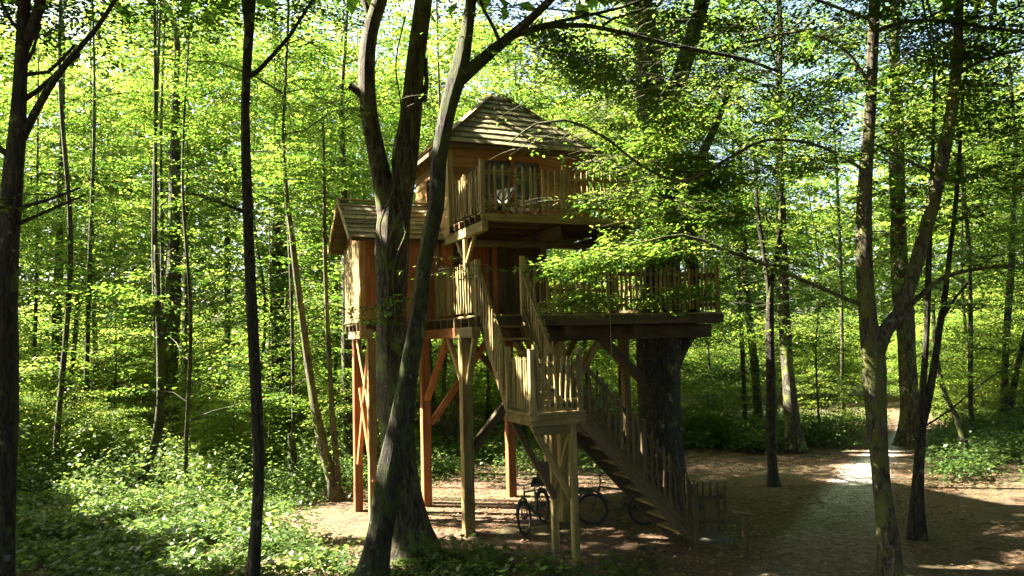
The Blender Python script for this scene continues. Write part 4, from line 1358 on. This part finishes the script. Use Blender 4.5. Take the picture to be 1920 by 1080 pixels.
# middle distance, right
traced_tree('path_side_tree', 'thick brown tree standing at the far bend of the gravel path', [(1708, 830, 40), (1706, 790, 34), (1702, 700, 32), (1697, 620, 32), (1690, 540, 31), (1685, 440, 28), (1682, 320, 26), (1680, 200, 22), (1676, 60, 18)], 23.0, mat=B_BROWN,
            clusters=[(1690, 520, 22.6, 1.3, 0.5, 26), (1650, 380, 23, 1.6, 0.7, 36), (1740, 380, 23, 1.6, 0.7, 36), (1690, 250, 23, 1.9, 1.0, 44), (1760, 480, 23, 1.3, 0.5, 24)], canopy=[(9, 20, 4.2, 44, 16)], seed=19, leaf=0.1, nleaf=42)
traced_tree('broad_trunk_tree', 'broad-trunked tree in green ferns at the clearing edge behind the thin one', [(1490, 848, 36), (1484, 790, 26), (1478, 700, 24), (1472, 620, 22), (1468, 540, 20), (1466, 440, 18), (1462, 320, 15), (1458, 180, 12)], 22.3, mat=B_FAR,
            clusters=[(1470, 450, 22, 1.6, 0.6, 30), (1420, 360, 22.3, 1.5, 0.7, 26), (1530, 560, 22, 1.4, 0.4, 24), (1540, 640, 22, 1.2, 0.3, 18), (1400, 650, 22, 1.2, 0.35, 18), (1340, 620, 22, 1.2, 0.4, 20), (1490, 220, 22.3, 1.8, 0.9, 36)], canopy=[(8, 19, 4.0, 44, 16)], seed=20, leaf=0.1, nleaf=42)
traced_tree('slim_far_tree', 'slim dark trunk deeper in the wood just left of the broad one', [(1424, 812, 19), (1419, 740, 15), (1414, 680, 14), (1406, 600, 13), (1398, 520, 12), (1392, 420, 11), (1388, 300, 9), (1384, 180, 7)], 26.5, mat=B_FAR,
            clusters=[(1330, 520, 26, 1.6, 0.6, 26), (1390, 700, 26, 1.4, 0.4, 20), (1330, 700, 26, 1.6, 0.5, 26), (1380, 400, 26.5, 1.8, 0.8, 30)], canopy=[(8, 18, 3.2, 38, 11)], seed=21, leaf=0.11, nleaf=42)
traced_tree('forked_pair_tree', 'dark tree forking at the ground on the far right of the wood', [(1884, 808, 22), (1884, 740, 13), (1886, 660, 12), (1890, 580, 12), (1896, 500, 11), (1900, 400, 9), (1905, 280, 7)], 26.0, mat=B_FAR,
            stems=[[(1886, 800, 14), (1898, 740, 12), (1908, 690, 11), (1920, 640, 11), (1940, 560, 10), (1955, 450, 8)]], clusters=[(1880, 520, 26, 1.6, 0.6, 30), (1900, 640, 26, 1.4, 0.5, 22), (1860, 420, 26, 1.8, 0.8, 36)], canopy=[(8, 18, 3.2, 38, 11)], seed=22, leaf=0.11, nleaf=42)
traced_tree('slanting_sapling', 'thin sapling slanting left above the dark undergrowth on the right', [(1803, 812, 13), (1795, 785, 11), (1778, 755, 10), (1766, 720, 9), (1758, 680, 8), (1752, 640, 6), (1750, 560, 5)], 20.0, mat=B_FAR, clusters=[(1780, 700, 20, 0.9, 0.3, 14), (1820, 640, 20, 1.0, 0.4, 18)], seed=23, leaf=0.095, nleaf=42)
# middle distance, left and behind the house
traced_tree('leaning_thicket_tree', 'thin tree leaning right out of sunlit herbs on the left', [(258, 922, 16), (272, 880, 16), (290, 830, 15), (299, 770, 14), (301, 700, 13), (299, 620, 12), (296, 560, 11), (292, 460, 8)], 18.7, mat=B_MOSS, clusters=[(300, 560, 18.6, 1.0, 0.35, 22), (250, 620, 18.6, 0.8, 0.25, 12), (310, 480, 18.6, 1.1, 0.4, 22)], canopy=[(8, 18, 3.2, 38, 11)], seed=24, leaf=0.09, nleaf=42)
traced_tree('stout_pair_tree', 'stout grey trunk close behind the thin one leaning in the herbs', [(322, 850, 34), (321, 780, 29), (320, 700, 28), (322, 620, 28), (324, 540, 26), (326, 440, 22), (328, 320, 18), (330, 180, 14)], 25.0, mat=B_FAR, clusters=[(330, 500, 24.5, 1.8, 0.5, 36), (260, 420, 25, 1.8, 0.6, 34), (380, 400, 25, 1.8, 0.6, 34), (320, 260, 25, 2.2, 1.0, 50)], canopy=[(8, 18, 3.2, 38, 11)], seed=25, leaf=0.1, nleaf=42, tone=0.6)
traced_tree('straight_far_tree', 'straight far trunk standing right beside the stout grey one', [(349, 790, 22), (350, 740, 19), (350, 660, 19), (352, 590, 19), (353, 480, 16), (354, 360, 13), (355, 200, 9)], 31.0, mat=B_FAR, clusters=[(370, 620, 30, 1.6, 0.4, 24), (420, 500, 31, 2.0, 0.8, 34)], seed=26, leaf=0.11, nleaf=42, tone=0.65)
traced_tree('pole_tree', 'pole-thin dark trunk midway between stout grey and slender dark trees', [(427, 812, 15), (426, 740, 11), (427, 660, 11), (427, 570, 11), (426, 460, 10), (424, 340, 8), (420, 200, 6)], 29.0, mat=B_FAR, clusters=[(430, 560, 28.6, 1.5, 0.5, 26), (420, 400, 29, 1.9, 0.8, 36), (400, 680, 28.6, 1.2, 0.3, 14)], canopy=[(8, 18, 3.2, 38, 11)], seed=27, leaf=0.105, nleaf=42, tone=0.65)
traced_tree('far_left_tree', 'far trunk with ragged side branches nearest the left edge tree', [(116, 815, 24), (114, 760, 20), (110, 690, 19), (107, 620, 17), (108, 540, 15), (112, 440, 13), (114, 330, 10), (118, 200, 8)], 27.0, mat=B_FAR, stems=[[(124, 760, 10), (134, 700, 9), (142, 620, 8), (146, 540, 7)]], clusters=[(110, 560, 26.6, 1.6, 0.6, 30), (80, 440, 27, 1.8, 0.7, 34), (150, 460, 27, 1.7, 0.7, 30), (100, 300, 27, 2.0, 1.0, 44), (60, 640, 26.6, 1.2, 0.4, 18)], canopy=[(8, 18, 3.2, 38, 11)], seed=28, leaf=0.105, nleaf=42, tone=0.6)
traced_tree('thin_far_tree', 'thin straight far trunk in pale shrubs at left', [(181, 800, 13), (180, 740, 10), (178, 650, 9), (175, 560, 9), (173, 450, 8), (172, 350, 7), (170, 200, 5)], 30.0, mat=B_FAR, clusters=[(190, 560, 29.6, 1.6, 0.6, 28), (180, 420, 30, 2.0, 0.9, 40), (220, 660, 29.6, 1.4, 0.4, 18)], canopy=[(8, 18, 3.2, 38, 11)], seed=29, leaf=0.11, nleaf=42, tone=0.65)
traced_tree('broken_stump', 'short broken mossy trunk standing in herbs left of the hut posts', [(551, 917, 17), (550, 880, 15), (548, 840, 14), (546, 812, 13)], 18.8, mat=B_MOSS, cat='stump', seed=30)
traced_tree('leaning_clump_tree', 'pale leaning tree with grey-brown bark beside the hut posts', [(632, 948, 26), (624, 905, 20), (611, 860, 18), (600, 810, 17), (590, 760, 16), (581, 700, 15), (574, 650, 14), (566, 590, 13), (558, 530, 12), (548, 450, 10), (538, 370, 8), (530, 260, 6)], 17.2, mat=B_GREY,
            stems=[[(636, 930, 13), (630, 860, 11), (624, 790, 10), (620, 720, 9), (616, 640, 9), (612, 560, 8), (609, 460, 7), (608, 350, 6), (606, 230, 5)]],
            clusters=[(540, 420, 17.2, 1.1, 0.5, 34), (600, 330, 17.2, 1.1, 0.6, 36), (520, 300, 17.4, 1.2, 0.6, 36), (570, 560, 17.2, 0.8, 0.25, 14), (520, 640, 17.4, 0.9, 0.25, 16), (590, 200, 17.4, 1.2, 0.7, 36), (540, 740, 17.4, 0.7, 0.2, 10), (640, 480, 17.6, 0.5, 0.3, 8)], canopy=[(8, 18, 3.2, 38, 11)], seed=31, leaf=0.085, nleaf=42)
traced_tree('hut_shadow_tree', 'dark trunk half hidden behind the left hut posts', [(660, 880, 26), (654, 800, 22), (650, 720, 20), (650, 640, 19), (650, 560, 17), (648, 460, 14), (645, 340, 11), (640, 200, 8)], 20.8, mat=B_DARK, clusters=[(640, 330, 20.8, 1.3, 0.6, 30), (610, 240, 20.8, 1.5, 0.7, 36), (680, 240, 20.8, 1.2, 0.6, 24)], canopy=[(8, 18, 3.2, 38, 11)], seed=32, leaf=0.09, nleaf=42)
traced_tree('wide_far_tree', 'wide dark trunk deep in the wood right of the slender tree', [(524, 800, 40), (520, 740, 32), (519, 680, 30), (520, 600, 28), (522, 500, 25), (524, 380, 20), (526, 220, 15)], 29.0, mat=B_FAR, stems=[[(542, 800, 16), (543, 730, 14), (543, 650, 13), (541, 560, 12), (540, 420, 10)]], clusters=[(530, 600, 28.5, 1.8, 0.5, 30), (500, 480, 29, 2.0, 0.8, 36), (560, 470, 29, 1.8, 0.8, 34), (500, 700, 28.5, 1.4, 0.3, 16)], canopy=[(8, 18, 3.2, 38, 11)], seed=33, leaf=0.105, nleaf=42)
traced_tree('small_leaning_tree', 'small dark leaning trunk seen between the reddish and grey house posts', [(848, 805, 20), (852, 770, 15), (858, 730, 13), (866, 690, 12), (872, 640, 11), (876, 580, 9)], 24.5, mat=B_FAR, clusters=[(860, 660, 24.5, 1.2, 0.4, 20), (930, 690, 24.5, 1.2, 0.5, 20)], seed=34, leaf=0.1, nleaf=42)

# ------------------------------------------------------------------ the wood behind: individual leafy trees


def crown_leaves(seed, zlo, zhi, R, nb, per, leaf, nleaf, tone):
    rng = np.random.default_rng(seed)
    wd, o, y, p, L = crown_sprays(rng, zlo, zhi, R, nb, per)
    return wd, leaf_arrays(o, y, p, L * 1.15, nleaf, leaf, rng, tone0=tone)


def tree_parts(t, seed, zhi, r0, wd, leaves, lean=0.13, gaps=False):
    rng = np.random.default_rng(seed)
    rows = [(0, 0, -0.05, r0 * 1.3), (rng.normal(0, 0.05), rng.normal(0, 0.05), 1.0, r0), (rng.normal(0, lean), rng.normal(0, lean), zhi * 0.35, r0 * 0.85), (rng.normal(0, lean), rng.normal(0, lean), zhi * 0.65, r0 * 0.6), (0, 0, zhi * 0.97, 0.02)]
    s = spline(rows, 0.5)
    MB().tube(s[:, :3], list(np.clip(s[:, 3], 0.015, 1)), 9, 0.05, seed).build('trunk', B_FAR, t, True)
    mb = MB()
    for pts, r in wd:
        if gaps and in_gap(pts + np.asarray(t.location)).mean() > 0.3:
            continue
        mb.tube(pts, list(np.linspace(r, 0.006, len(pts))), 4, cap=False)
    mb.build('branches', B_FAR, t)['kind'] = 'stuff'
    link(bpy.data.objects.new('crown', leaf_mesh('crown', [leaves], L_MAIN)), t)


ZONES = [(300, 'leafy tree lost in the sunlit wood between the left edge tree and the slender tree', 'leafy trees of the sunlit wood, far left'),
         (480, 'leafy tree in the sunlit wood just left of the slender dark tree', 'leafy trees of the sunlit wood, left of the slender tree'),
         (700, 'leafy tree in the wood between the slender dark tree and the side hut', 'leafy trees of the wood beside the side hut'),
         (1250, 'leafy tree in the wood straight behind the treehouse', 'leafy trees of the wood behind the treehouse'),
         (1600, 'leafy tree in the wood between the great oak and the gravel path', 'leafy trees of the wood before the path bend'),
         (9999, 'leafy tree in the green wood right of the gravel path', 'leafy trees of the wood right of the path')]
specs = [(2.2, 12, 2.5, 42, 15, 0.088, 58, 0.05), (2.8, 15, 2.9, 46, 16, 0.092, 58, 0.07), (1.6, 9, 2.2, 34, 14, 0.085, 52, 0.035), (3.2, 18, 3.1, 50, 16, 0.095, 58, 0.08), (2.4, 14, 2.7, 44, 15, 0.09, 58, 0.055), (4.0, 17, 3.0, 46, 16, 0.092, 58, 0.075)]
HOUSE_GAPS = list(SHAFTS)


def stands_in_gap(x, y, zlo, zhi, R):
    for c, r in HOUSE_GAPS:
        for z in np.linspace(zlo, zhi, 7):
            t = (z - c[2]) / SUN[2]
            if t > 1 and math.hypot(c[0] + SUN[0] * t - x, c[1] + SUN[1] * t - y) < R * 0.9 + r:
                return True
    return False


rb = np.random.default_rng(77)
spots = [(-12.6, 18.2), (-8.0, 18.4), (-14.6, 19.6)]
PROTO = {}


def try_add(x, y, mind):
    for a in spots:
        if (a[0] - x) ** 2 + (a[1] - y) ** 2 < mind ** 2:
            return False
    spots.append((x, y))
    return True


MID = (A_ + B_) / 2


def path_x(y):                       # middle of the path at depth y
    return np.interp(y, MID[:, 1], MID[:, 0])


def allowed(x, y):
    if abs(x) > 0.72 * y + 6:
        return False
    if x > 3 and abs(x - path_x(min(y, 33))) < (2.0 if y < 30 else 3.4):
        return False
    if x < -4:
        return y > 20.5
    if x < 5:
        return y > 22.5
    return y > 24.5


def to_px(p):
    q = CR.T @ (np.asarray(p, float) - CP)
    return 960 + FPX * q[0] / -q[2], 540 - FPX * q[1] / -q[2]


n_tries = 0
while len(spots) < 49 and n_tries < 6000:
    n_tries += 1
    y = 20.5 + 8.5 * rb.uniform(0, 1)
    x = rb.uniform(-0.72 * y - 6, 0.72 * y + 6)
    if allowed(x, y):
        try_add(x, y, 2.3)
for i, (x, y) in enumerate(spots):
    px = to_px((x, y, 4))[0]
    lab, grp = next((a, g) for lim, a, g in ZONES if px < lim)
    k = int(rb.integers(0, 6))
    zlo, zhi, R, nb, per, leaf, nleaf, r0 = specs[k]
    if stands_in_gap(x, y, zlo, zhi, R):
        t = thing('forest_tree', lab, 'tree', (x, y, 0), 0, grp)
        wd, lv_ = crown_leaves(400 + i, zlo, zhi, R, nb, per, leaf * 1.4, int(nleaf * 0.42), 0.55)
        tree_parts(t, 400 + i, zhi, r0, wd, degap(lv_, (x, y, 0)), gaps=True)
    elif k not in PROTO:
        t = thing('forest_tree', lab, 'tree', (x, y, 0), 0, grp)
        wd, lv_ = crown_leaves(200 + k, zlo, zhi, R, nb, per, leaf, nleaf, 0.55)
        hole = vnoise(lv_[0][:, 0, 0] + 0.7 * lv_[0][:, 0, 2], lv_[0][:, 0, 1] - 0.4 * lv_[0][:, 0, 2], 1.7, k) > 0.33
        tree_parts(t, 200 + k, zhi, r0, wd, (lv_[0][hole], lv_[1][hole]))
        PROTO[k] = t
    else:
        copy_tree(PROTO[k], (x, y, 0), rb.uniform(0, 6.28), lab, grp, rb.uniform(0.85, 1.18))

# sunlit bushes in the open strip behind the trees
BUSH = []
nb_ = 0
for i in range(900):
    y = rb.uniform(29.5, 41)
    x = rb.uniform(-0.72 * y - 3, 0.72 * y + 3)
    if abs(x - np.interp(y, [29, 33, 42], [path_x(29), 16.2, 21])) < 1.8 or (y < 36 and -9 < x - path_x(29) < 2.5) or not try_add(x, y, 2.0):
        continue
    px = to_px((x, y, 2))[0]
    lab = 'bright sunlit bush behind the trees ' + ('left of the slender dark tree' if px < 470 else 'between slender tree and treehouse' if px < 700 else 'seen below the treehouse deck' if px < 1250 else 'between the great oak and the path' if px < 1650 else 'right of the gravel path')
    grp = lab.replace('bush', 'bushes')
    if len(BUSH) < 4:
        t = thing('bush', lab, 'bush', (x, y, 0), 0, grp)
        rg = np.random.default_rng(900 + i)
        wd, o, yw, p, L = crown_sprays(rg, 0.4, rg.uniform(3.6, 6.4), 2.2, 26, 17, low=0.6, rise=0.4)
        mb = MB()
        for k, (pts, r) in enumerate(wd):
            pts = np.vstack([[0.0, 0.0, -0.05], pts])
            mb.tube(pts, list(np.linspace(r * 1.3, 0.006, len(pts))), 4, cap=False)
        mb.build('stems', B_FAR, t)['kind'] = 'stuff'
        link(bpy.data.objects.new('foliage', leaf_mesh('foliage', [leaf_arrays(o, yw, p, L * 1.2, 40, 0.12, rg, tone0=0.72)], L_MAIN)), t)
        BUSH.append(t)
    else:
        copy_tree(BUSH[int(rb.integers(0, 4))], (x, y, 0), rb.uniform(0, 6.28), lab, grp, rb.uniform(0.8, 1.3))
    nb_ += 1
    if nb_ >= 84:
        break

close = [b for b in BUSH]
nb_ = 0
for i in range(600):
    y = rb.uniform(21, 28.5)
    x = rb.uniform(-0.72 * y - 1, 0.72 * y + 1)
    if not allowed(x, y) or -3.5 < x < 6 or not try_add(x, y, 1.5):
        continue
    px = to_px((x, y, 1))[0]
    lab = 'low green bush among the tree stems ' + ('left of the slender dark tree' if px < 470 else 'between slender tree and side hut' if px < 700 else 'behind the treehouse' if px < 1250 else 'left of the path bend' if px < 1690 else 'right of the path bend')
    copy_tree(close[nb_ % 4], (x, y, -0.1), rb.uniform(0, 6.28), lab, lab.replace('bush', 'bushes'), rb.uniform(0.4, 0.75))
    nb_ += 1
    if nb_ >= 34:
        break

# far wood across the meadow: one mass
rng = np.random.default_rng(5)
FO = []
for k in range(150):
    fx, fy = -64 + 128 * (k + rng.uniform(0, 1)) / 150, rng.uniform(46, 58)
    fpx = to_px((fx, fy, 8))[0]
    fh = rng.uniform(11, 15) if 1270 < fpx < 1640 else rng.uniform(19, 28) if fpx < 1270 else rng.uniform(15, 22)
    for z0 in np.arange(1.5, fh, 4.2):
        n = 64
        d = rng.normal(0, 1, (n, 3))
        d /= np.linalg.norm(d, axis=1)[:, None]
        R = 3.4 * (1 - 0.45 * max(0, z0 / fh - 0.5)) * rng.uniform(0.8, 1.15)
        FO.append(np.array([fx + rng.normal(0, 0.9), fy + rng.normal(0, 0.9), z0 + 1.0]) + d * [R, R, R * 0.72] * rng.uniform(0.6, 1, (n, 1)))
o = np.concatenate(FO)
o[:, 2] = np.maximum(o[:, 2], 0.2)
nfar = len(o)
far = leaf_arrays(o, rng.uniform(0, 6.28, nfar), rng.normal(-0.15, 0.3, nfar), rng.uniform(1.0, 1.9, nfar), 6, 0.50, rng, tone0=0.6, njit=0.7)
tag(link(bpy.data.objects.new('distant_forest', leaf_mesh('distant_forest', [far], L_MAIN))), 'sunlit far wood seen through gaps between the trees', 'forest', kind='stuff')

# unseen wood behind, beside and overhead, added to block sky and sun
ns = 16000
an = rng.uniform(0, 6.28, ns)
rr = rng.uniform(15, 24, ns)
o = np.stack([np.cos(an) * rr, 4 + np.sin(an) * rr, 16 * rng.uniform(0.02, 1, ns)], 1)
o = o[(rng.uniform(0, 1, len(o)) < 0.38) | (o[:, 1] > 5)]
o = o[(o[:, 1] < 4) | ((o[:, 0] > 13) & (o[:, 0] > 0.72 * o[:, 1] + 1.5))]
o2 = np.stack([rng.uniform(-13, 19, 13000), rng.uniform(-14, 17, 13000), rng.uniform(11.5, 17, 13000)], 1)
lf = np.stack([rng.uniform(-27, -11, 3600), rng.uniform(6, 23, 3600), rng.uniform(4, 15, 3600)], 1)
lf = lf[lf[:, 0] < -0.72 * lf[:, 1] - 1.5]
o = np.concatenate([o, o2[vnoise(o2[:, 0], o2[:, 1], 1.1, 4) > 0.3], lf])
sur = degap(leaf_arrays(o, rng.uniform(0, 6.28, len(o)), rng.normal(-0.1, 0.2, len(o)), rng.uniform(0.9, 1.6, len(o)), 8, 0.6, rng, tone0=0.35))
tag(link(bpy.data.objects.new('surrounding_wood', leaf_mesh('surrounding_wood', [sur], L_MAIN))), 'unseen leaves added behind, beside and above the clearing to block light', 'forest', kind='stuff')

# ------------------------------------------------------------------ undergrowth
rng = np.random.default_rng(9)


def sstep(a, b, x):
    t = np.clip((x - a) / (b - a), 0, 1)
    return t * t * (3 - 2 * t)


def herb_density(x, y):
    left = sstep(-2.6, -4.6, x + 0.9 * np.sin(y * 0.9) + np.where(y < 12.6, (y - 12.6) * 0.9, 0) + np.where((y > 13) & (y < 17.5), 0.7, 0))
    front = sstep(12.9, 11.6, y + 0.5 * np.sin(x * 1.7)) * sstep(2.6, 0.2, x) * 0.55
    back = sstep(18.4, 19.8, y + 0.5 * np.sin(x * 1.3)) * sstep(3.6, 2.4, x)
    rback = sstep(21.9, 23.2, y + 0.4 * np.sin(x * 1.9)) * (x > 2.0) * sstep(0.75, 1.25, np.abs(x - np.interp(y, ((A_ + B_) / 2)[:, 1], ((A_ + B_) / 2)[:, 0])))
    right = sstep(16.0, 17.4, y + 0.6 * np.sin(x * 1.1)) * sstep(1.0, 1.7, x - np.interp(y, B_[:, 1], B_[:, 0]) + 0.6) * (x > 6)
    return np.clip(np.maximum.reduce([left, front, back, rback, right]), 0, 1)


def plants(n, x0, x1, y0, y1, hgt, leaf, nl, spread, seed, dens=1.0, tone=0.5):
    r = np.random.default_rng(seed)
    y = y0 + (y1 - y0) * r.uniform(0, 1, n)
    x = r.uniform(x0, x1, n)
    k = (np.abs(x) < 0.71 * y + 1.5) & (r.uniform(0, 1, n) < herb_density(x, y) * dens * np.clip((vnoise(x, y, 1.5, seed) - 0.36) * 3.6, 0.04, 1))
    x, y = x[k], y[k]
    h = hgt * r.uniform(0.35, 1.25, len(x)) * np.clip(0.5 + vnoise(x, y, 0.8, seed + 3), 0.4, 1.4)
    M = len(x)
    a = r.uniform(0, 6.28, (M, nl))
    rad = spread * r.uniform(0.1, 1.0, (M, nl)) * (0.5 + 0.5 * h[:, None] / hgt)
    f = r.uniform(0.3, 1.0, (M, nl))
    pos = np.stack([x[:, None] + np.cos(a) * rad, y[:, None] + np.sin(a) * rad, h[:, None] * f], 2)
    ldir = np.stack([np.cos(a), np.sin(a), r.normal(-0.05, 0.35, (M, nl))], 2)
    ldir /= np.linalg.norm(ldir, axis=2)[..., None]
    nm = np.array([0, 0, 1.0]) + r.normal(0, 0.38, (M, nl, 3))
    w = np.cross(nm, ldir)
    w /= np.linalg.norm(w, axis=2)[..., None]
    nn = np.cross(ldir, w)
    s = (leaf * r.uniform(0.55, 1.3, (M, nl)))[..., None]
    mid = pos + ldir * s * 0.45 + nn * s * 0.06
    v = np.stack([pos, mid + w * s * 0.32, pos + ldir * s, mid - w * s * 0.32], 2)
    t = np.clip(tone + r.normal(0, 0.12, (M, 1)) + r.normal(0, 0.15, (M, nl)), 0, 1)
    return v.reshape(-1, 4, 3), t.reshape(-1)


uc = [plants(25000, -11, 3, 8.6, 15, 0.12, 0.075, 7, 0.16, 1), plants(5000, -11, 3, 8.6, 16, 0.26, 0.13, 8, 0.2, 11, 0.8, 0.62), plants(20000, -14, -1.5, 13, 21, 0.24, 0.08, 8, 0.22, 2), plants(5000, -15, -2, 14, 22, 0.45, 0.13, 9, 0.25, 12, 0.7, 0.6),
      plants(16000, -22, 8, 18.3, 30, 0.5, 0.11, 10, 0.3, 3), plants(14000, 5.5, 22, 15.8, 30, 0.55, 0.105, 11, 0.3, 4, tone=0.42),
      plants(2600, -22, -4, 16, 27, 1.3, 0.10, 34, 0.5, 5, 0.6, 0.62), plants(1200, 2, 10, 22, 28, 1.0, 0.11, 30, 0.45, 6, 1.0, 0.62)]
tag(link(bpy.data.objects.new('undergrowth', leaf_mesh('undergrowth', uc, L_HERB))), 'low leafy herbs and ferns covering the forest floor', 'undergrowth', kind='stuff')

# fallen leaves on the bare soil
nl_ = 36000
lx = rng.uniform(-9, 12, nl_)
ly = 9 + 15 * rng.uniform(0, 1, nl_) ** 1.1
keep = (np.abs(lx) < 0.71 * ly + 0.5) & ((herb_density(lx, ly) < 0.7) | (rng.uniform(0, 1, nl_) < 0.4)) & (vnoise(lx, ly, 0.9, 2) > rng.uniform(0.1, 0.75, nl_))
pth = (lx > np.interp(ly, A_[:, 1], A_[:, 0]) + 0.35) & (lx < np.interp(ly, B_[:, 1], B_[:, 0]) - 0.3)
keep &= ~pth | (rng.uniform(0, 1, nl_) < 0.22)
lx, ly = lx[keep], ly[keep]
o = np.stack([lx, ly, np.full(len(lx), 0.014)], 1)
lv, lt = leaf_arrays(o, rng.uniform(0, 6.28, len(lx)), np.zeros(len(lx)), np.full(len(lx), 0.02), 1, 0.082, rng, wid=0.1, asp=0.6, droop=0)
lv[..., 2] = np.maximum(lv[..., 2], 0.0085)
tag(link(bpy.data.objects.new('fallen_leaves', leaf_mesh('fallen_leaves', [(lv, lt)], L_DEAD))), 'brown fallen leaves scattered over the bare soil', 'leaves', kind='stuff')

# leaves and twigs lying on the roofs and the ground
Mh = np.array([[HU[0], HV[0], 0], [HU[1], HV[1], 0], [0, 0, 1]])
rr = np.random.default_rng(31)


def on_quad(E0, E1, T0, T1, n, lift):
    a, b = rr.uniform(0, 1, n)[:, None], (rr.uniform(0, 1, n) ** 1.2)[:, None]
    E0, E1, T0, T1 = [np.asarray(q, float) for q in (E0, E1, T0, T1)]
    return (E0 * (1 - a) + E1 * a) * (1 - b) + (T0 * (1 - a) + T1 * a) * b + nz(np.cross(E1 - E0, T0 - E0)) * lift


pts = np.concatenate([on_quad(E[0], E[1], T[0], T[1], 110, 0.07), on_quad(E[3], E[0], T[3], T[0], 70, 0.07), on_quad((RU0, RV0, RE), (RU1, RV0, RE), (RU0, VM, RH - 0.04), (RU1, VM, RH - 0.04), 130, 0.07)])
pts = pts @ Mh.T + TO
lv, lt = leaf_arrays(pts, rr.uniform(0, 6.28, len(pts)), np.full(len(pts), -0.1), np.full(len(pts), 0.02), 1, 0.075, rr, wid=0.1, droop=0, roll=0.5)
tag(link(bpy.data.objects.new('roof_leaves', leaf_mesh('roof_leaves', [(lv, lt)], L_DEAD))), 'dead leaves lying on the board roofs', 'leaves', kind='stuff')
mb = MB()
for k in range(170):
    y = 9.5 + 14 * rr.uniform()
    x = rr.uniform(-5, 12)
    if abs(x) > 0.71 * y:
        continue
    a, L = rr.uniform(0, 6.28), rr.uniform(0.08, 0.4)
    d = np.array([math.cos(a), math.sin(a), 0])
    p = np.array([x, y, 0.012])
    q = p + d * L * 0.5 + np.array([-d[1], d[0], 0]) * L * rr.normal(0, 0.12) + [0, 0, rr.uniform(0, 0.03)]
    mb.tube([p, q, p + d * L], [rr.uniform(0.004, 0.01), 0.006, 0.003], 4)
tag(mb.build('fallen_twigs', B_FAR), 'dry twigs scattered over the bare soil', 'twigs', kind='stuff')
mb = MB()
for k in range(900):
    i, w = rr.uniform(0, 36), rr.uniform(-0.06, 1.06)
    p = A_[int(i)] * (1 - w) + B_[int(i)] * w + rr.normal(0, 0.08, 3) * [1, 1, 0]
    r = rr.uniform(0.008, 0.024)
    v_ = [p + np.array([math.cos(t) * r * rr.uniform(0.7, 1.2), math.sin(t) * r * rr.uniform(0.7, 1.2), 0]) for t in (0, 1.26, 2.5, 3.77, 5.0)] + [p + [0, 0, r * 0.8]]
    mb.add(v_, [(q, (q + 1) % 5, 5) for q in range(5)])
tag(mb.build('pebbles', M_STONE), 'small stones scattered over the gravel path', 'stones', kind='stuff')
